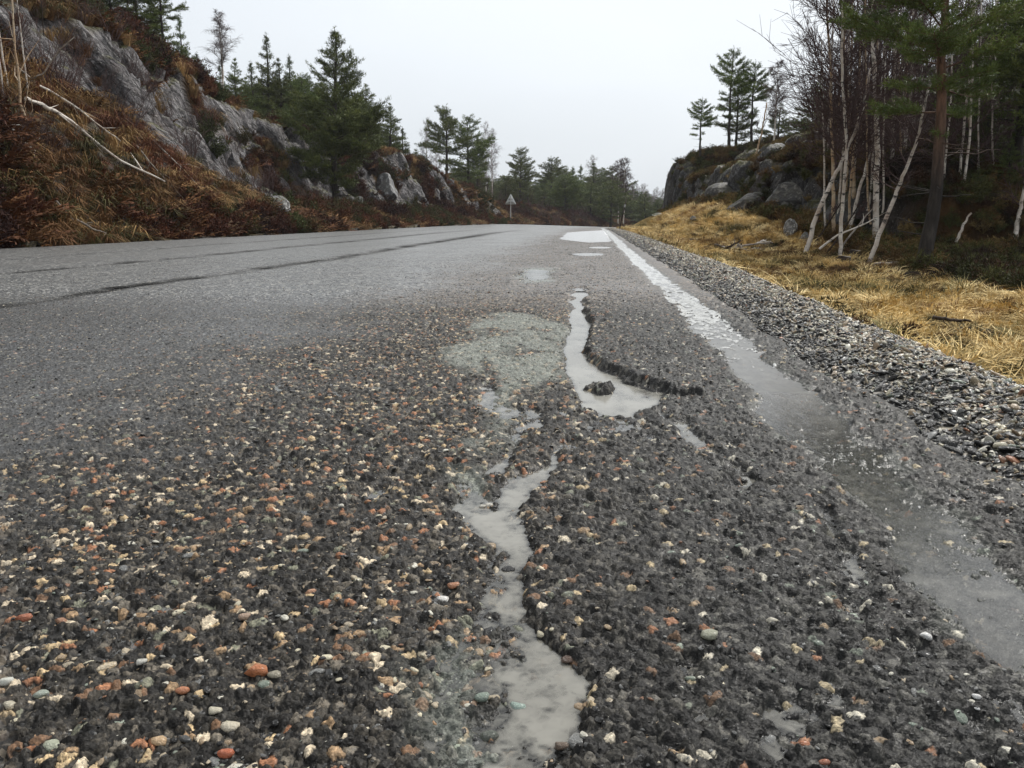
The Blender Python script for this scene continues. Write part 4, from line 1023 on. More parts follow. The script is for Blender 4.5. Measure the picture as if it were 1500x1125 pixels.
# left bank cover
n = 46000; Y = 5 + 85 * rng.random(n) ** 1.7; d = .12 + 9 * rng.random(n) ** 1.2; hgt, rk = left_parts(d, Y); X = RW_L - d + shift(Y)
free = rng.random(n) > rk * .97
X, Y, d = X[free], Y[free], d[free]
cov = fbm2(X * .55, Y * .55, 911, 3) + .1 * rng.normal(size=len(X)); a_ = cov > .08; b_ = (cov <= .08) & (cov > -.14); c_ = cov <= -.14
scat('heather', HE, mat_heath_i, X[a_], Y[a_], left_h, .26 + .10 * (d[a_] > 1), [(.030, .012, .009), (.065, .022, .012), (.10, .035, .016), (.055, .045, .014), (.05, .06, .018)], label='dark red brown heather covering the left bank', cat='heather')
scat('dead_bracken', BR, mat_heath_i, X[b_], Y[b_], left_h, .32, [(.11, .045, .02), (.15, .07, .028), (.09, .05, .022), (.19, .10, .04)], label='rusty dead bracken and leaf litter on the left bank', cat='bracken')
k_ = rng.random(c_.sum()) < .8
scat('brown_grass', TU, mat_grass_i, X[c_][k_], Y[c_][k_], left_h, .30, [(.11, .052, .022), (.17, .088, .035), (.075, .065, .022), (.24, .15, .06), (.36, .23, .10), (.13, .05, .024)], label='withered brown grass on the left bank', cat='grass')
# right bog: golden grass
n = 30000; Y = 2.2 + 22 * rng.random(n) ** 1.25; X = .80 + 9.5 * rng.random(n) ** 1.1; X = X + shift(Y); ok = (X < .70 * Y + .4); X, Y = X[ok], Y[ok]
rk = right_h(X, Y)[1]; q = X - itp(RXF, Y); dark = ss(-.5, .6, fbm2(X * .9, Y * .9, 921, 3) + 1.0 * ss(7.2, 9.5, Y) * ss(2.2, 3.4, X) * ss(15, 12.5, Y) - .45); ok = (rk < .3) & (q < -.25) & (rng.random(len(X)) > dark * .85)
GOLD = [(.09, .075, .03), (.15, .13, .045), (.40, .28, .11), (.62, .45, .19), (.80, .62, .31), (.54, .37, .14), (.22, .13, .05)]
X1, Y1_ = X[ok], Y[ok]; nr_ = ss(1.05, .75, X1 - shift(Y1_)); kp = rng.random(len(X1)) > nr_ * .7; X1, Y1_ = X1[kp], Y1_[kp]
fl_ = ss(2, 8, Y1_)
scat('dry_grass', TU, mat_grass_i, X1, Y1_, right_h, .125 + .05 * fl_, GOLD, zoff=-.015, flat=.62, tilt=.35, label='golden withered grass on the boggy verge right of the road', cat='grass')
okd = ~ok & (rk < .3) & (rng.random(len(X)) < .8)
scat('bog_moss', HE, mat_heath_i, X[okd], Y[okd], right_h, .11, [(.05, .028, .014), (.09, .045, .02), (.05, .045, .018), (.13, .07, .03)], flat=.7, label='dark brown heath and moss between the grass right of the road', cat='heath')
# knoll and wood floor
n = 34000; Y = 8 + 40 * rng.random(n) ** 1.2; X = np.minimum(itp(RXF, Y) - .25, 4 + 30 * (Y > 14)) + 13 * rng.random(n) ** 1.2; ok = (right_h(X, Y)[1] < .2 + .85 * (rng.random(n) < .14)) & (X > 1.2 + shift(Y)); X, Y = X[ok], Y[ok]
scat('knoll_heather', HE, mat_heath_i, X, Y, right_h, .22, [(.025, .014, .009), (.05, .024, .012), (.04, .042, .014), (.075, .075, .022), (.11, .065, .025), (.16, .11, .04)], flat=.8, label='brown heather and moss over the knoll and wood floor', cat='heather')
# bank beyond the bend
# ------------------------------------------------------------------ trees set where they stand
def tree(name, pr, px, pyb, Y, pyt, label=None, group=None, cat='tree', wide=1.0, pxt=None, rz=None, tilt=None, minH=None, X=None):
    parts, H0 = pr
    if X is None: X = atY(px, pyb, Y)[0]
    z = gz_at(X, Y); top = atY(px if pxt is None else pxt, pyt, Y); H = max(top[2] - z, .4)
    if minH: H = max(H, minH)
    s = H / H0
    if parts[1][0] == 'crown' and Y > 16: wide = wide * 1.5
    r_ = empty(name, (X, Y, z - .06), R.uniform(0, 6.28) if rz is None else rz); r_.scale = (s * wide, s * wide, s)
    if tilt: r_.rotation_euler = (tilt[0], tilt[1], r_.rotation_euler[2])
    tag(r_, label, cat, group)
    for nm, me_ in parts: obj(nm, me_, r_)
    return r_
P_ = 'pine_tree'; B_ = 'birch_tree'
# -- left hill
LMK_L = [(0, 'by the left picture edge'), (45, 'under the bent birch'), (95, 'below the upper slab'), (140, 'beside the end of the fallen birch'), (190, 'below the middle of the slanting slab'), (250, 'in front of the lower slab'), (310, 'under the steep grooved rock'),
         (360, 'behind the mossy boulder'), (420, 'between the mossy boulder and the big dark pine'), (470, 'around the foot of the big dark pine'), (520, 'before the light outcrop'), (565, 'at the end of the rocky hill')]
LMK_R = [(1170, 'left of the leaning birch'), (1215, 'behind the slim white birch'), (1250, 'behind the orange stained birch'), (1275, 'behind the thickest birch'), (1300, 'between the white birches'), (1330, 'just left of the big pine'), (1362, 'just right of the big pine'),
         (1390, 'behind the short broken birch'), (1420, 'midway between big pine and right edge'), (1450, 'near the right edge'), (1480, 'behind the birch at the right edge')]
LMK_T = [(330, 'behind the pale ridge birch'), (375, 'behind the tallest pointed pine'), (415, 'left of the big dark pine top'), (455, 'touching the big dark pine'), (495, 'hidden behind the big dark pine'), (535, 'right of the big dark pine'), (575, 'over the light outcrop')]
def near_(L, px): return [t for x, t in L if x <= px or x == L[0][0]][-1]
def szw(h, a, b): return 'low' if h < a else ('middling' if h < b else 'tall')
G1 = 'pines along the left hill'
tree(P_, PINE[2], 245, 110, 21.0, -40, 'open pine on the left ridge above the slanting grey slab', G1, wide=.75)
tree(P_, PINE[0], 203, 60, 21.5, -70, 'pine on the hilltop just left of the open ridge pine, cut by the top edge', G1, wide=.7)
tree(P_, PINE[4], 165, 45, 21, -60, 'broad pine near the crest above the upper slab', G1, wide=.8)
tree(P_, PINE[3], 110, 20, 19.5, -120, 'bushy young pine at the head of the slab near the top left', G1)
tree(P_, PINE[0], 60, -5, 18.5, -130, 'dark pine in the upper left corner right of the bare stems', G1)
tree(P_, PINE[1], 290, 140, 27, 74, 'tiny slim pine on the ridge left of the pale bare birch', G1, wide=.8)
tree(B_, BIRCH_PALE, 328, 175, 27, 18, 'tall slender birch with pale feathery crown on the left ridge', wide=1.5)
tree(P_, PINE[1], 326, 175, 29, 92, 'narrow pine standing directly behind the pale ridge birch', G1, wide=.8)
tree(P_, PINE[3], 352, 185, 30, 84, 'light green pine just right of the pale ridge birch', G1, wide=.7)
tree(P_, PINE[1], 376, 190, 32, 88, 'short light pine below the tallest pointed pine of the left group', G1, wide=.85)
tree(P_, PINE[1], 394, 190, 33, 46, 'tallest pointed pine of the group between birch and big dark pine', G1, wide=.75)
tree(P_, PINE[3], 412, 195, 33, 84, 'bushy pine immediately right of the tallest pointed pine', G1, wide=.7)
tree(P_, PINE[1], 432, 200, 35, 78, 'slim pine with thin tip left of the big dark pine', G1, wide=.7)
tree(P_, PINE[3], 366, 195, 34, 112, 'low pine filling the gap behind the light green pines', G1, wide=.9)
tree(P_, PINE[4], 446, 215, 34, 108, 'pine whose crown merges with the left side of the big dark pine', G1, wide=.75)
tree(P_, PINE_TALL, 492, 318, 27, 37, 'big dark pine at the foot of the left rock face, tallest by the road', wide=.60)
tree(P_, PINE[3], 425, 240, 31, 150, 'low yellow green pine on the rock left of the big dark pine', G1, wide=1.1)
tree(P_, PINE[0], 540, 245, 37, 122, 'dense pine behind the right side of the big dark pine', G1, wide=.95)
tree(P_, PINE[3], 572, 255, 40, 150, 'light green pine stepping down right of the big dark pine', G1, wide=.8)
tree(P_, PINE[1], 592, 270, 44, 185, 'small pale pine at the right end of the rocky hill', G1, wide=1.0)
tree(P_, PINE[3], 608, 275, 46, 218, 'lowest pine of the slope beside the thin grey birches', G1, wide=1.2)
tree(B_, BIRCH_FAR, 626, 290, 52, 178, 'thin grey bare birch left of the two dark roadside pines', wide=.8)
tree(B_, BIRCH_FAR, 640, 290, 55, 196, 'smaller bare birch touching the left dark roadside pine', wide=.7)
tree(P_, PINE[2], 657, 296, 50, 153, 'tall dark pine on the low bank, left one of the pair', wide=.72)
tree(P_, PINE[4], 686, 292, 52, 172, 'dark full pine on the low bank, right one of the pair', wide=.78)
tree(P_, PINE[0], 700, 292, 56, 205, 'shorter dark pine hugging the right side of the roadside pair', wide=.7)
tree(B_, BIRCH_FAR, 712, 290, 60, 184, 'pale bare birch with double top left of the road sign', wide=.75)
tree(B_, BIRCH_FAR, 721, 290, 62, 194, 'pale bare birch standing right behind the road sign', wide=.85)
tree(P_, PINE[4], 762, 305, 66, 217, 'dark pine rising over the far wood just right of the road sign', wide=.72)
tree(P_, PINE[0], 741, 305, 68, 262, 'small dark pine behind the triangular sign', wide=1.0)
tree(P_, PINE[2], 806, 310, 76, 229, 'rounded paler pine in the middle of the far wood', wide=.9)
tree(P_, PINE[1], 836, 312, 80, 243, 'small pointed pine, left of two near the middle of the far wood', wide=1.0)
tree(P_, PINE[1], 850, 312, 82, 241, 'small pointed pine, right of two near the middle of the far wood', wide=1.0)
tree(P_, PINE[3], 869, 315, 78, 239, 'pine with a grey birch haze behind it left of the round bare tree', wide=1.0)
tree(B_, BIRCH_FAR, 866, 315, 84, 232, 'grey bare birch showing above the far pines left of the round bare tree', wide=1.0)
k0 = tree(B_, BIRCH_ROUND, 905, 330, 74, 236, 'round bare birch clump with purple brown crown at the bend, left stem', wide=1.0)
tree(B_, BIRCH_ROUND, 913, 330, 75, 233, 'round bare birch clump with purple brown crown at the bend, right stem', wide=1.05)
GF = 'dark pines massed in the far wood beyond the bend'
for i in range(69):
    px = 640 + (i % 23) * 11.5 + R.uniform(-5, 5); Y = 70 + (i // 23) * 14 + R.uniform(-4, 5); t_ = (px - 640) / 260
    tree(P_, PINE[R.choice([0, 3, 4, 4, 1])], px, 315, Y, 262 + 9 * math.sin(px * .09) + R.uniform(-8, 8) - (6 if i >= 23 else 0) + 4 * t_, 'dark pine in the dense far wood beyond the bend', GF, wide=R.uniform(.9, 1.3))
GH = 'hazy trees fading behind the round bare birch'
for i in range(18):
    px = 918 + i * 3.4 + R.uniform(-2, 2); Y = 78 + R.uniform(0, 34)
    tree(R.choice([P_]), PINE[R.choice([0, 1, 3, 4])], px, 318, Y, 276 + (px - 918) * .32 + R.uniform(-6, 9), 'hazy pine far off ' + ('just right of the round bare birch' if i < 6 else 'midway between the round bare birch and the cliff' if i < 12 else 'close to the foot of the far cliff'), GH, wide=1.1)
for i in range(9):
    px = 925 + i * 6 + R.uniform(-2, 2)
    tree(B_, BIRCH_FAR, px, 318, 80 + R.uniform(0, 30), 270 + (px - 918) * .3 + R.uniform(-8, 8), 'hazy bare birch far off between the round bare birch and the cliff', 'hazy bare birches by the cliff', wide=1.0)
# -- hilltop fill on the left, further back
GL = 'background pines behind the left ridge'
for i in range(22):
    px = 350 + i * 12 + R.uniform(-5, 5); Y = 42 + R.uniform(0, 14)
    tree(P_, PINE[i % 5], px, 220, Y, itp([(340, 130), (450, 120), (540, 150), (600, 225), (640, 262)], px) + R.uniform(-8, 16), ('back row pine ' if i % 2 else 'partly hidden pine ') + near_(LMK_T, px) + (', lower of the two' if i > 11 else ''), GL, wide=1.1)
# -- bare stems in the upper left corner
GS = 'thin bare birches in the upper left corner'
for (px, pyb, Y, pyt, pxt, k, lb) in ((12, 200, 10.5, -150, 0, 3, 'leftmost thin birch stem at the left picture edge'), (22, 215, 10.8, -170, 8, 1, 'thin birch stem second from the left picture edge'),
                               (50, 222, 11.2, -120, 18, 0, 'curved pale birch stem rising from the fallen white branch'), (75, 150, 13, -90, 40, 4, 'dark twiggy tree at the top of the left bank')):
    t = tree(B_, BIRCH[k], px, pyb, Y, pyt, lb, GS, wide=.55)
# -- knoll on the right
GK = 'pines on the right knoll'
tree(P_, PINE[2], 1026, 218, 31, 141, 'small thin pine, leftmost on the right knoll', GK, wide=.72)
tree(P_, PINE[2], 1068, 208, 32, 67, 'tallest pine on the right knoll', GK, wide=.62)
tree(P_, PINE[0], 1078, 208, 33, 108, 'half hidden pine behind the tallest knoll pine', GK, wide=.7)
tree(P_, PINE[2], 1101, 200, 32, 87, 'pine with open crown right of the tallest knoll pine', GK, wide=.65)
tree(B_, BIRCH_ROUND, 1134, 200, 31, 90, 'rusty brown bare tree right of the knoll pines', wide=1.1)
tree(P_, PINE[0], 1140, 205, 34, 150, 'low dark pine behind the rusty bare tree on the knoll', GK, wide=1.0)
tree(P_, PINE[3], 1194, 200, 29, 103, 'light green pine between the knoll group and the tall birches', GK, wide=.85)
tree(P_, PINE[4], 1172, 215, 27, 165, 'low bushy pine on the knoll under the light green pine', GK, wide=1.2)
tree(P_, PINE[4], 1215, 215, 24, 150, 'dark bushy pine at the left edge of the tall birches', GK, wide=1.0)
tree(P_, PINE[3], 1155, 225, 26, 190, 'knee high dark pine on the knoll ledge', GK, wide=1.5)
def smooth_path(W, t, tt):
    k = 5; x = np.linspace(0, 1, 81); Q = np.stack([np.interp(x, t, W[:, j]) for j in range(3)], 1)
    for _ in range(3):
        Qp = np.concatenate([2 * Q[0] - Q[k:0:-1], Q, 2 * Q[-1] - Q[-2:-2 - k:-1]]); c = np.cumsum(np.concatenate([np.zeros((1, 3)), Qp]), 0); Q = (c[2 * k + 1:] - c[:-2 * k - 1]) / (2 * k + 1)
    return np.stack([np.interp(tt, x, Q[:, j]) for j in range(3)], 1)
def stem(name, pts, Y, r0, mat, label, group, dY=0.0, twig=None, k=7, cat='birch'):
    """slanting trunk through picture points at about distance Y, standing on the ground"""
    W = []
    n = len(pts)
    for i, (x, y) in enumerate(pts):
        W.append(np.array(atY(x, y, Y + dY * i / (n - 1))))
    W = np.array(W); z0 = gz_at(W[0, 0], W[0, 1]); W[0, 2] = z0 - .05
    base = W[0].copy(); t = np.linspace(0, 1, n); tt = np.linspace(0, 1, n * 4); P = smooth_path(W, t, tt)
    P[1:-1] += np.random.default_rng(int(pts[0][0] * 7)).normal(0, r0 * .13, (len(P) - 2, 3)); P -= base
    root = empty(name, base); tag(root, label, cat, group)
    r0 = r0 * .58; a = MB(); a.tube(P, r0 * (1 - .65 * tt) + .004, k); obj('trunk', a.mesh('trunk', mat, True), root)
    if twig:
        g = MB(); r = np.random.default_rng(int(pts[0][0] * 3 + pts[0][1])); Ln = np.linalg.norm(P[-1])
        for i in range(twig):
            q = r.uniform(.35, 1); c = np.array([np.interp(q, tt, P[:, j]) for j in range(3)]); d = norm(np.array([r.normal(), r.normal() * .7, r.uniform(.5, 1.7)])); L = Ln * r.uniform(.12, .28)
            g.tube([c, c + d * L * .5 + r.normal(0, .03, 3), c + norm(d + [0, 0, .3]) * L], [r0 * .3, r0 * .2, .004], 4, cap=False)
            for j in range(7):
                v = r.uniform(.25, 1); c2 = c + d * L * v; d2 = norm(d + r.normal(0, .45, 3)); l2 = L * r.uniform(.25, .6)
                g.tube([c2, c2 + d2 * l2 * .5 + r.normal(0, .01, 3), c2 + d2 * l2], [.005, .004, .002], 3, cap=False)
                for _ in range(4):
                    c3 = c2 + d2 * l2 * r.random(); g.tube([c3, c3 + norm(d2 + r.normal(0, .5, 3)) * l2 * .6], [.0035, .0018], 3, cap=False)
        obj('twigs', g.mesh('twigs', mat_twig, False), root)
    return root
GB = 'bare birches at the edge of the right wood'
W1, W2, WD = mat_birch, mat_birch_o, mat_darkwood
stem(B_, [(1094, 262), (1108, 225), (1117, 190), (1123, 150)], 25, .055, W2, 'leaning pale broken birch trunk on the knoll below the pines', None, twig=3)
stem(B_, [(1178, 362), (1200, 300), (1222, 258), (1240, 222), (1262, 170), (1275, 100)], 12.5, .055, W1, 'long birch leaning right, leftmost trunk of the right wood', GB, twig=16)
stem(B_, [(1222, 372), (1221, 300), (1220, 240), (1218, 160), (1215, 60), (1205, -60)], 13.5, .05, W2, 'upright ochre birch rising at the left edge of the wood', GB, twig=34)
stem(B_, [(1232, 380), (1230, 330), (1238, 260), (1240, 190), (1232, 100), (1236, -50)], 12.2, .045, W1, 'slim white birch standing in front of the leaning one', GB, twig=26)
stem(B_, [(1247, 372), (1252, 310), (1250, 240), (1243, 160), (1236, 60), (1232, -60)], 14, .06, W2, 'orange stained birch right of the slim white one', GB, twig=30)
stem(B_, [(1262, 215), (1240, 150), (1234, 90), (1233, 0), (1228, -70)], 15.5, .07, WD, 'black bare trunk rising high behind the ochre birch', GB, twig=30)
stem(B_, [(1285, 330), (1284, 260), (1284, 190), (1281, 120), (1276, 20), (1280, -60)], 13.0, .075, W1, 'thickest white birch left of the big pine', GB, twig=30)
stem(B_, [(1298, 335), (1303, 270), (1308, 200), (1309, 130), (1312, 40), (1300, -60)], 14.2, .06, W1, 'white birch immediately right of the thickest one', GB, twig=30)
stem(B_, [(1270, 388), (1290, 338), (1312, 285), (1330, 240), (1346, 200), (1360, 130)], 11.6, .05, W1, 'pale birch leaning right across the others towards the big pine', GB, twig=14)
stem(B_, [(1318, 322), (1322, 260), (1326, 200), (1332, 150), (1340, 60), (1335, -50)], 15, .055, W1, 'greyish birch between the white birches and the big pine', GB, twig=28)
stem(B_, [(1242, 350), (1255, 290), (1270, 240), (1278, 200), (1290, 150)], 13.6, .045, W1, 'thin birch crossing behind the orange stained one', GB, twig=12)
stem(B_, [(1364, 330), (1368, 260), (1372, 190), (1371, 130), (1376, 40)], 15.2, .06, W1, 'white birch half hidden behind the big pine trunk', GB, twig=24)
stem(B_, [(1344, 320), (1347, 260), (1352, 200), (1350, 120)], 17, .05, W1, 'pale birch in shade just left of the big pine trunk', GB, twig=16)
stem(B_, [(1394, 382), (1402, 352), (1412, 328), (1423, 312)], 12.5, .04, W1, 'short broken birch leaning right of the big pine', GB)
stem(B_, [(1482, 382), (1486, 350), (1492, 318), (1499, 290), (1512, 200)], 12.5, .065, W1, 'birch trunk at the right picture edge', GB, twig=8)
stem(B_, [(1450, 370), (1462, 330), (1470, 250), (1474, 180)], 16, .035, WD, 'thin dark stem left of the birch at the right picture edge', GB, twig=14)
for i, (a0, b0, c0, d0) in enumerate(((1205, 372, 1258, 300), (1228, 350, 1290, 292), (1190, 350, 1236, 290), (1255, 372, 1330, 260), (1300, 372, 1356, 236), (1262, 340, 1268, 250))):
    stem('dead_stem', [(a0, b0), ((a0 + c0) / 2 + 4, (b0 + d0) / 2 + 2), (c0, d0)], 12.6 + .4 * i, .022, [WD, mat_dead][i % 2], ['dark dead stem propped low among the leaning birches', 'grey dead stem crossing behind the slim white birch', 'dark dead stem at the foot of the long leaning birch',
         'grey dead stem slanting across the white birches', 'dark dead stem slanting towards the big pine foot', 'grey dead stem upright between ochre and white birches'][i], 'dead stems leaning in the right wood', cat='dead stem', twig=3)
for i in range(36):
    a0 = 1200 + (i % 26) * 9.2 + R.uniform(-4, 4) + (30 if i > 15 else 0); Y = R.uniform(13.2, 17.5); ln = R.uniform(-14, 30); tp_ = R.uniform(60, 190); rk_ = R.uniform(.022, .040)
    stem(B_, [(a0, 352 + R.uniform(-14, 14)), (a0 + ln * .3 + R.uniform(-4, 4), 290), (a0 + ln * .6 + R.uniform(-4, 4), 220), (a0 + ln, tp_), (a0 + ln * 1.2, tp_ - 120)], Y, rk_, [W1, W1, W2][i % 3], ('thin ochre' if i % 3 == 2 else 'thin pale') + (' straight' if abs(ln) < 9 else ' slanting') + ' birch ' + near_(LMK_R, a0), 'thin birches among the front trunks', twig=9)
# thicket behind
GT = 'bare birches deep in the right wood'
for i in range(40):
    px = 1205 + (i % 20) * 16 + R.uniform(-8, 8); Y = 15.5 + 3.2 * (i // 20) + R.uniform(0, 5)
    tree(B_, BIRCH[R.choice([0, 1, 3, 4, 4, 2])], px, 340, Y, (itp([(1200, 60), (1225, -20), (1500, -60)], px) if i % 3 else R.uniform(60, 180)) + R.uniform(-20, 30), ('bare birch in the middle row ' if i < 20 else 'bare birch in the far row ') + near_(LMK_R, px), GT, wide=R.uniform(.8, 1.15))
GP = 'pines in the right wood'
tree(P_, PINE_NEAR, 1353, 405, 10.6, -215, 'big pine with orange brown upper trunk standing before the right wood', wide=.98, rz=.6)
for (px, Y, pyt, k, wd, lb) in ((1475, 14, -140, 0, 1.15, 'tall dark pine behind the birch at the right picture edge'), (1430, 15, 130, 3, 1.4, 'low spreading pine right of the big pine'), (1400, 18, 40, 4, 1.1, 'pine behind and right of the big pine'),
                            (1530, 13, -60, 4, 1.1, 'dark pine reaching in from beyond the right edge'), (1465, 13.5, 200, 3, 1.6, 'short bushy pine low at the right edge'), (1300, 20, 95, 0, .9, 'pine glimpsed behind the white birches'),
                            (1260, 21, 130, 4, .9, 'pine glimpsed behind the orange stained birch'), (1378, 14.5, 270, 3, 1.8, 'knee high pine in the shade right of the big pine'), (1420, 13.2, 300, 3, 2.0, 'knee high pine beside the short broken birch'),
                            (1320, 15, 290, 3, 1.6, 'small dark pine at the feet of the white birches')):
    tree(P_, PINE[k], px, 370, Y, pyt, lb, GP, wide=wd)
for i in range(16):
    px = 1215 + i * 22 + R.uniform(-8, 8)
    tree(P_, PINE[R.choice([0, 2, 4])], px, 330, 24 + R.uniform(0, 8), R.uniform(110, 190) - (60 if px > 1400 else 0), 'dark pine deep in the wood ' + near_(LMK_R, px), 'background pines in the right wood', wide=1.2)
# bare bushes
BUSH = [reg([('stems', make_bush(61 + k, 1.2, 14, 9, .004, .8)[0], mat_twig, False)]) for k in range(3)]
def bush(px, pyb, Y, H, label, group, k=0):
    X = atY(px, pyb, Y)[0]; o = empty('bare_bush', (X, Y, gz_at(X, Y) - .05), R.uniform(0, 6)); o.scale = (H / 1.2 * 1.1,) * 2 + (H / 1.2,); tag(o, label, 'bush', group); obj('stems', BUSH[k][0][1], o)
for i in range(40):
    px = 1215 + (i % 20) * 15.5 + R.uniform(-7, 7); Y = 15.5 + (i // 20) * 3 + R.uniform(0, 3); hh_ = R.uniform(.8, 1.9); bush(px, 350, Y, hh_, szw(hh_, 1.15, 1.5) + (' front' if i < 20 else ' rear') + ' purple brown brush ' + near_(LMK_R, px), 'brushwood under the right wood', i % 3)
for i in range(40):
    px = i * 14 + R.uniform(-6, 6); Y = itp([(0, 9.5), (300, 16), (560, 30)], px) + R.uniform(-1, 2.5); hh_ = R.uniform(.4, .9); bush(px, 290, Y, hh_, szw(hh_, .55, .75) + (' bare brushwood at the road side ' if Y < itp([(0, 9.5), (300, 16), (560, 30)], px) + .7 else ' bare brushwood up the slope ') + near_(LMK_L, px), 'brushwood on the left bank', i % 3)
for i in range(14):
    px = 575 + i * 22; Y = 52 + R.uniform(-3, 8); hh_ = R.uniform(1.0, 1.8); bush(px, 300, Y, hh_, szw(hh_, 1.25, 1.55) + ' brown bush on the low bank ' + ('left of the dark roadside pines' if px < 640 else 'under the dark roadside pines' if px < 705 else 'close to the road sign' if px < 790 else 'near the bend beyond the sign'), 'bushes on the low bank', i % 3)

for i, (px, Y, pt) in enumerate(((20, 17, -60), (95, 22, -40), (140, 24, -30), (185, 25, -25), (225, 25, -5), (262, 26, 20), (130, 20, 5), (40, 19, -20))):
    tree(P_, PINE[[3, 0, 4, 1, 3, 1, 3, 4][i]], px, 40, Y, pt, ['pine above the bent birch at the top left corner', 'pine on the skyline over the upper slab', 'dark pine on the skyline between slab head and ridge pines', 'slim pine just left of the ridge pines', 'bushy pine between the two open ridge pines',
         'small pine at the right foot of the ridge pines', 'low green pine hugging the top of the slab', 'spreading pine behind the thin birch stems'][i], G1, wide=[.9, .8, .8, 1, .9, .7, 1.3, 1.1][i])

for i, (px, Y, pt, k, lb) in enumerate(((1392, 14.2, 190, 3, 'bright green young pine right of the big pine trunk'), (1418, 15.5, 110, 1, 'slim young pine above the short broken birch'), (1440, 13.8, 225, 3, 'low green pine left of the dark stem near the right edge'), (1466, 16, 120, 4, 'full green pine behind the right edge birch'),
        (1490, 14.6, 170, 3, 'green pine filling the gap at the right picture edge'), (1375, 17, 150, 1, 'young pine seen past the big pine trunk'), (1440, 18, 60, 0, 'taller pine in the second row near the right edge'), (1335, 17.5, 230, 3, 'young pine between white birches and the big pine'))):
    tree(P_, PINE[k], px, 370, Y, pt, lb, GP, wide=1.15)

for i in range(22):
    px = 868 + (i % 11) * 10 + R.uniform(-3, 3); Y = 84 + (i // 11) * 12 + R.uniform(0, 6)
    tree(P_, PINE[[3, 4, 1][i % 3]], px, 318, Y, 290 + R.uniform(-6, 8), 'low dark pine filling the wood edge behind the round bare birch', 'low pines at the far wood edge', wide=1.5)
# ------------------------------------------------------------------ road sign, snow pole, rocks, fallen wood
m = NT('galvanised_steel'); mat_steel = m.bsdf(m.ramp(m.noise(30, 4, .6, m.coord('Object')), [(.3, (.13, .13, .12)), (.7, (.22, .22, .21))]), .6, Metallic=.1)
m = NT('aluminium_sign_back'); mat_sback = m.bsdf(m.ramp(m.noise(6, 4, .6, m.coord('Object')), [(.3, (.42, .43, .41)), (.7, (.56, .57, .55))]), .6)
m = NT('red_sign_border'); mat_red = m.bsdf((.55, .03, .03), .5)
m = NT('yellow_sign_field'); mat_yel = m.bsdf((.75, .55, .05), .5)
SX, SY_, SZ = atY(748, 322, 47); SZ = gz_at(SX, SY_)
topz = atY(747, 284.5, SY_)[2]; a_ = 15.5 / F * SY_ / cP * .98
sign = empty('road_sign', (SX, SY_, SZ - .1)); tag(sign, 'triangular warning sign seen from behind on a grey post by the bend', 'road sign')
pm = MB(); pm.tube([[0, 0, 0], [0, 0, topz - SZ + .02]], [.021, .021], 10); obj('post', pm.mesh('post', mat_steel, True), sign)
def tri_prism(a, y0, y1, rr=.12):
    h = a * .95; pts = []
    for (cx, cz), an in (((-a / 2, 0), 210), ((a / 2, 0), 330), ((0, h), 90)):
        for dd in (-50, -20, 20, 50):
            r_ = a * rr * .5; ix, iz = cx * (1 - rr), cz + (a * rr * .5 if cz == 0 else -a * rr * .8)
            pts.append((ix + r_ * math.cos(math.radians(an + dd)), iz + r_ * math.sin(math.radians(an + dd))))
    n = len(pts); V = [(x, y0, z) for x, z in pts] + [(x, y1, z) for x, z in pts] + [(0, y0, h * .4), (0, y1, h * .4)]
    f = [[i, (i + 1) % n, n + (i + 1) % n] for i in range(n)] + [[i, n + (i + 1) % n, n + i] for i in range(n)] + [[(i + 1) % n, i, 2 * n] for i in range(n)] + [[n + i, n + (i + 1) % n, 2 * n + 1] for i in range(n)]
    return np.array(V), np.array(f)
zb = topz - SZ + .1 - a_ * .95 + .02
def tri_part(nm, a, y0, y1, z, mt):
    v, f = tri_prism(a, y0, y1); v[:, 2] += z; return obj(nm, mk_mesh(nm, v, f, mt), sign)
tri_part('plate', a_, .034, .050, zb, mat_sback); tri_part('border', a_ * .98, .0505, .0525, zb + a_ * .008, mat_red); tri_part('field', a_ * .72, .053, .055, zb + a_ * .09, mat_yel)
def box(mb, x0, x1, y0, y1, z0, z1):
    V = np.array([(x, y, z) for z in (z0, z1) for y in (y0, y1) for x in (x0, x1)], float)
    mb.raw(V, np.array([[0, 2, 3, 1], [4, 5, 7, 6], [0, 1, 5, 4], [2, 6, 7, 3], [0, 4, 6, 2], [1, 3, 7, 5]]))
for zz in (.15, .45):
    b_ = MB(); box(b_, -.12, .12, .010, .036, zb + a_ * zz, zb + a_ * zz + .035); obj('bracket', b_.mesh('bracket', mat_steel), sign)
# leaning black snow pole
PX, PY, PZ = atY(906, 337, 27); PZ = gz_at(PX, PY); tp = np.array(atY(918, 290, 27)) - np.array([PX, PY, PZ - .1])
pole = empty('snow_pole', (PX, PY, PZ - .1)); tag(pole, 'thin dark snow pole leaning at the right road edge by the bend', 'snow pole')
a = MB(); a.tube([[0, 0, 0], list(tp * .5), list(tp)], [.022, .020, .016], 7); obj('stick', a.mesh('stick', mat_darkwood, True), pole)
a = MB(); a.tube([list(tp * .74), list(tp * .82)], [.0235, .0235], 9); m = NT('reflective_band'); obj('reflector_band', a.mesh('reflector_band', m.bsdf((.16, .16, .15), .5), True), pole)

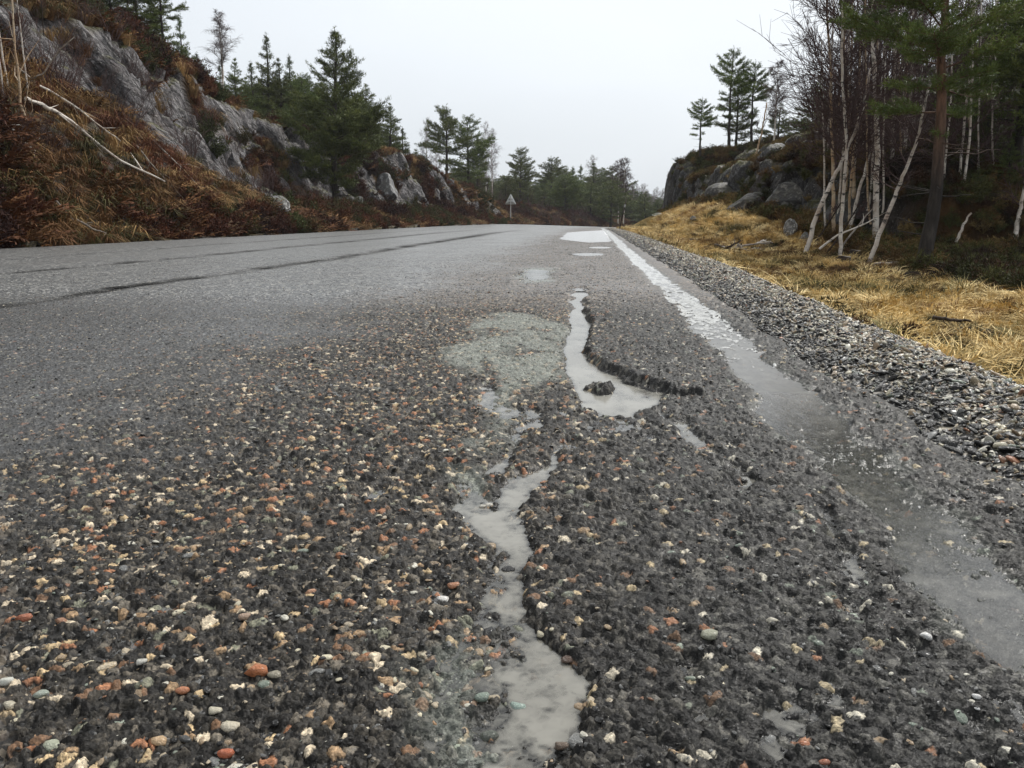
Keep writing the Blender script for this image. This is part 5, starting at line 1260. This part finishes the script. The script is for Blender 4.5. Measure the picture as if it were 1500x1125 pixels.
# boulders
m = NT('boulder_rock'); oc = m.coord('Object'); oi = m.n('ObjectInfo'); geo = m.n('NewGeometry'); sp = m.n('SeparateXYZ'); m.L(geo.outputs['Normal'], sp.inputs[0])
rc = m.ramp(m.noise(2.2, 6, .7, oc), [(.3, (.05, .048, .046)), (.5, (.16, .155, .15)), (.68, (.34, .33, .31))])
rc = m.mix(m.mapr(m.noise(5, 4, .6, oc), .54, .62, 0, 1), rc, (.60, .60, .57))
mf = m.math('MULTIPLY', m.mapr(sp.outputs['Z'], .35, .8), m.mapr(m.noise(2.5, 4, .6, oc), .42, .56))
rc = m.mix(mf, rc, m.ramp(m.noise(12, 4, .6, oc), [(.35, (.035, .035, .012)), (.7, (.15, .14, .035))])); rc = m.mix(1.0, rc, oi.outputs['Color'], 'MULTIPLY')
mat_boulder = m.bsdf(rc, .6, m.bump(m.noise(5, 7, .7, oc), .12, .9))
BO = []
for k in range(4):
    v, f = stone_shape(300 + k, 4, .8); v = v * (1 + .10 * fbm3(v[:, 0] * 3, v[:, 1] * 3, v[:, 2] * 3, 700 + k, 4)[:, None]); v += norm(v) * (.07 * (worley((v[:, 0] * 1.6 + v[:, 2]), v[:, 1] * 1.6, 30 + k)[2] - .5))[:, None]; BO.append(mk_mesh('boulder', v, f, mat_boulder, smooth=True))
def boulder(px, pyc, Y, wpx, label, asp=(1, 1, .8), k=0, c=(1, 1, 1), name='boulder', sink=.25, group=None):
    x, y, z = atY(px, pyc, Y); r_ = wpx / F * Y * .5; g = gz_at(x, y)
    o = obj(name, BO[k]); o.location = (x, y, g + r_ * asp[2] * (1 - sink * 2)); o.scale = (r_ * asp[0], r_ * asp[1], r_ * asp[2] * 1.3); o.rotation_euler = (R.uniform(-.3, .3), R.uniform(-.3, .3), R.uniform(0, 6)); o.color = (*c, 1)
    tag(o, label, 'rock', group)
boulder(404, 328, 17.5, 52, 'mossy boulder with white lichen at the left road edge below the rock face', (1, .8, .8), 0)
boulder(70, 310, 10.3, 12, 'small white stone in the heather near the left road edge', k=1, c=(2.2, 2.2, 2.2), sink=-.3)
boulder(18, 318, 9.6, 30, 'moss topped low stone at the far left road edge', (1.2, .8, .6), 2)
boulder(1158, 334, 14.0, 30, 'dark rock with bright white lichen face at the foot of the knoll', (1, .8, 1.1), 3, (1.3, 1.3, 1.3))
boulder(1180, 340, 13.6, 22, 'pale sided rock just left of the long leaning birch foot', (1, .8, 1), 1)
boulder(1112, 352, 13.0, 20, 'small whitish rock below the dark ledge', (1.2, 1, .6), 2, (1.5, 1.5, 1.5))
boulder(1015, 328, 18.0, 15, 'grey stone in the golden grass below the cliff', (1, 1, .9), 0, (.7, .7, .7))
boulder(966, 315, 27.0, 18, 'pale slab lying under the cliff corner', (1.4, 1, .4), 1, (1.4, 1.4, 1.4))
boulder(1130, 262, 19.5, 60, 'rounded mossy outcrop block on the knoll ledge', (1.2, .8, .8), 3, (.4, .4, .4), sink=.38)
boulder(1065, 285, 21.0, 56, 'dark outcrop block over the golden slope', (1.1, .9, .9), 2, (.32, .30, .28), sink=.38)
boulder(1100, 310, 17.0, 50, 'dark overhanging block above the brush pile', (1.3, .9, .8), 0, (.32, .30, .28), sink=.38)
boulder(1150, 300, 16.0, 66, 'big shaded block behind the leaning birch', (1.2, .8, .9), 1, (.32, .30, .28), sink=.38)
boulder(560, 270, 34.0, 62, 'light grey rounded outcrop right of the big dark pine', (1.1, .8, 1.1), 1, (.55, .55, .58), sink=.38)
boulder(525, 295, 30.0, 36, 'rock foot immediately right of the big dark pine trunk', (.9, .8, 1.3), 2, (.5, .5, .5))
boulder(462, 285, 28.5, 34, 'dark split rock left of the big dark pine trunk', (.7, .8, 1.6), 3, (.7, .7, .7))
# tussock mounds and stumps on the bog
def stump(px, pyb, Y, r_, h, label):
    x, y, z = atY(px, pyb, Y); g = gz_at(x, y); a = MB(); th = np.linspace(0, 1, 5); a.tube(np.stack([th * .03, th * 0, th * h - .05], 1), r_ * (1.35 - .5 * th ** .5), 12)
    root = empty('tree_stump', (x, y, g)); tag(root, label, 'stump'); obj('trunk', a.mesh('trunk', mat_darkwood, True), root)
    b = MB(); b.tube([[.03, 0, h - .05], [.031, 0, h - .042]], [r_ * .84, r_ * .80], 12); obj('cut_face', b.mesh('cut_face', mat_dead, False), root)
stump(1233, 384, 11.3, .10, .16, 'short dark stump in front of the slim white birch'); stump(1250, 372, 12.4, .09, .14, 'dark stump just behind the slim white birch')
MD = []
for k in range(3):
    v, f = ico(3); v = v * (1 + .35 * fbm3(v[:, 0] * 1.6 + k, v[:, 1] * 1.6, v[:, 2] * 1.6, 900 + k, 4)[:, None]); MD.append((v, f))
m = NT('peat'); mat_peat = m.bsdf(m.ramp(m.noise(4, 6, .7, m.coord('Object')), [(.3, (.010, .006, .004)), (.6, (.045, .025, .012)), (.8, (.10, .06, .025))]), .9, m.bump(m.noise(8, 6, .7, m.coord('Object')), .1, 1), spec=.1)
PEAT = [mk_mesh('peat_mound', v, f, mat_peat, smooth=True) for v, f in MD]
for i, (px, pyc, Y, wd, lb) in enumerate(((1160, 408, 8.6, 46, 'largest dark peat mound in the grass near the gravel'), (1188, 402, 9.0, 26, 'small peat mound touching the largest one'), (1185, 421, 7.6, 26, 'flat peat patch nearest to the gravel edge'), (1128, 390, 10.2, 40, 'wide low peat mound left of the largest one'),
                                (1240, 405, 9.3, 22, 'round peat mound below the slim white birch'), (1080, 345, 15, 22, 'rounded peat mound by the brush pile'), (1345, 402, 10.0, 50, 'dark heathery mound at the foot of the big pine'), (1420, 495, 5.2, 70, 'dark hollow patch in the golden grass at right'), (1320, 470, 5.8, 44, 'dark patch in the golden grass left of the fallen twig'),
                                (1490, 420, 8.2, 40, 'dark mound at the right picture edge in the grass'), (1012, 380 - 30, 14.5, 16, 'small peat mound in the grass at the road side slope'), (1405, 468, 6.2, 40, 'low dark patch in the middle of the golden grass'))):
    x, y, z = atY(px, pyc, Y); r_ = wd / F * Y * .5; o = obj('peat_mound', PEAT[i % 3]); o.location = (x, y, gz_at(x, y)); o.scale = (r_, r_ * 1.2, r_ * .35); o.rotation_euler = (0, 0, R.uniform(0, 6)); tag(o, lb, 'peat mound', 'dark peat mounds in the bog')
def fallen(name, pts, Y, r0, mat, label, cat='fallen branch', group=None, dY=0., lift=.03, arms=4, follow=True):
    W = []
    n = len(pts)
    for i, (px, py) in enumerate(pts):
        yy = Y + dY * i / (n - 1); x, y, z = atY(px, py, yy); W.append([x, y, (max(z, gz_at(x, y) + lift) if follow else z)])
    W = np.array(W); base = W[0].copy(); t = np.linspace(0, 1, n); tt = np.linspace(0, 1, n * 3); P = np.stack([np.interp(tt, t, W[:, j]) for j in range(3)], 1) - base
    r = np.random.default_rng(int(pts[0][0] + pts[0][1] * 3)); P[1:] += r.normal(0, r0 * .2, (len(P) - 1, 3))
    r0 = r0 * .68; root = empty(name, base); tag(root, label, cat, group); a = MB(); a.tube(P, r0 * (1 - .75 * tt) + .003, 7); obj('stem', a.mesh('stem', mat, True), root)
    if arms:
        g = MB()
        for i in range(arms):
            q = r.uniform(.2, .95); c = np.array([np.interp(q, tt, P[:, j]) for j in range(3)]); d = norm(norm(P[-1]) + r.normal(0, .6, 3) + [0, 0, .2]); L = np.linalg.norm(P[-1]) * r.uniform(.12, .3)
            g.tube([c, c + d * L * .5 + r.normal(0, .02, 3), c + d * L], [r0 * .4, r0 * .3, .002], 4, cap=False)
        obj('side_twigs', g.mesh('side_twigs', mat, True), root)
fallen('fallen_birch', [(48, 240), (85, 246), (120, 253), (170, 260), (243, 267)], 10.6, .042, mat_birch, 'long white fallen birch lying across the left slope', dY=1.2, lift=.24, arms=5)
fallen('fallen_birch', [(70, 238), (110, 240), (150, 243), (182, 250)], 11.2, .022, mat_birch, 'thinner fallen birch branch just above the long white one', dY=.8, lift=.28)
fallen('fallen_birch', [(0, 200), (22, 224), (38, 244), (55, 264)], 9.6, .035, mat_birch, 'pale broken birch crossing the left picture edge', lift=.25, arms=5)
fallen('bent_birch', [(28, 226), (50, 220), (44, 200), (34, 168), (26, 110), (20, 40), (12, -60)], 10.2, .032, mat_birch_o, 'bent birch sapling rising from the fallen white branch', cat='birch', lift=.1, arms=10)
fallen('bent_birch', [(40, 222), (52, 160), (66, 105), (85, 75), (108, 55)], 11.5, .015, mat_dead, 'thin grey sapling leaning right over the left slope', cat='birch', lift=.1, arms=5)
fallen('fallen_branch', [(200, 215), (225, 260), (270, 320)], 12.5, .016, mat_dead, 'grey branch slanting down the left bank', arms=4, lift=.18)
fallen('fallen_branch', [(230, 285), (270, 305), (305, 330)], 13.5, .016, mat_dead, 'bleached branch low on the left bank before the slab', arms=5, lift=.18)
fallen('fallen_branch', [(110, 320), (135, 335), (152, 352)], 9.2, .016, mat_dead, 'crooked branch near the left road edge', arms=3, lift=.16)
fallen('fallen_branch', [(85, 340), (108, 325)], 9.2, .014, mat_dead, 'short pale stick near the left road edge', arms=1, lift=.2)
for i, (pts, r0, mt, lb) in enumerate((([(1052, 372), (1075, 366), (1100, 358), (1128, 356)], .035, mat_dead, 'pale log on top of the brush pile'), ([(1080, 358), (1092, 370), (1105, 376)], .035, mat_dead, 'short broken log in the brush pile'),
        ([(1046, 360), (1070, 368), (1095, 364)], .05, mat_darkwood, 'dark rotten log under the brush pile'), ([(1108, 358), (1118, 352), (1132, 356)], .03, mat_birch, 'small white birch piece right of the brush pile'),
        ([(1060, 380), (1085, 352)], .03, mat_darkwood, 'dark stick standing out of the brush pile'), ([(1010, 352), (1040, 362)], .03, mat_darkwood, 'dark stick in the golden grass left of the brush pile'),
        ([(1000, 318), (1012, 306), (1022, 288)], .022, mat_dead, 'pale dead branch leaning on the cliff foot'), ([(1037, 310), (1052, 295)], .02, mat_dead, 'short pale branch on the dark slope'))):
    fallen('fallen_branch', pts, [13.2, 12.8, 13, 13.4, 12.9, 14, 24, 20][i], r0, mt, lb, lift=.05, arms=3, follow=True)
fallen('fallen_twig', [(1362, 505), (1385, 497), (1412, 491), (1420, 492)], 5.2, .014, mat_darkwood, 'black crooked twig lying in the golden grass at right', arms=2, lift=.09)
fallen('fallen_log', [(1280, 388), (1320, 384), (1320, 382)], 11.2, .03, mat_dead, 'grey log lying between the white birches and the big pine', arms=1, lift=.06)
fallen('fallen_branch', [(1200, 365), (1225, 345), (1262, 330), (1285, 318)], 12.2, .022, mat_birch, 'arched pale branch spanning the foot of the slim birches', arms=3, lift=.1, follow=False)
# ------------------------------------------------------------------ damp air
hz_ = MB(); box(hz_, -270, 270, -210, 330, -5.6, 16.0)
m = NT('damp_air'); pv = m.n('VolumePrincipled'); pv.inputs['Color'].default_value = (.86, .89, .93, 1); pv.inputs['Density'].default_value = .0005; m.L(pv.outputs[0], m.o.inputs['Volume'])
tag(obj('haze', hz_.mesh('haze', m.m)), kind='stuff')
S.cycles.volume_bounces = 1
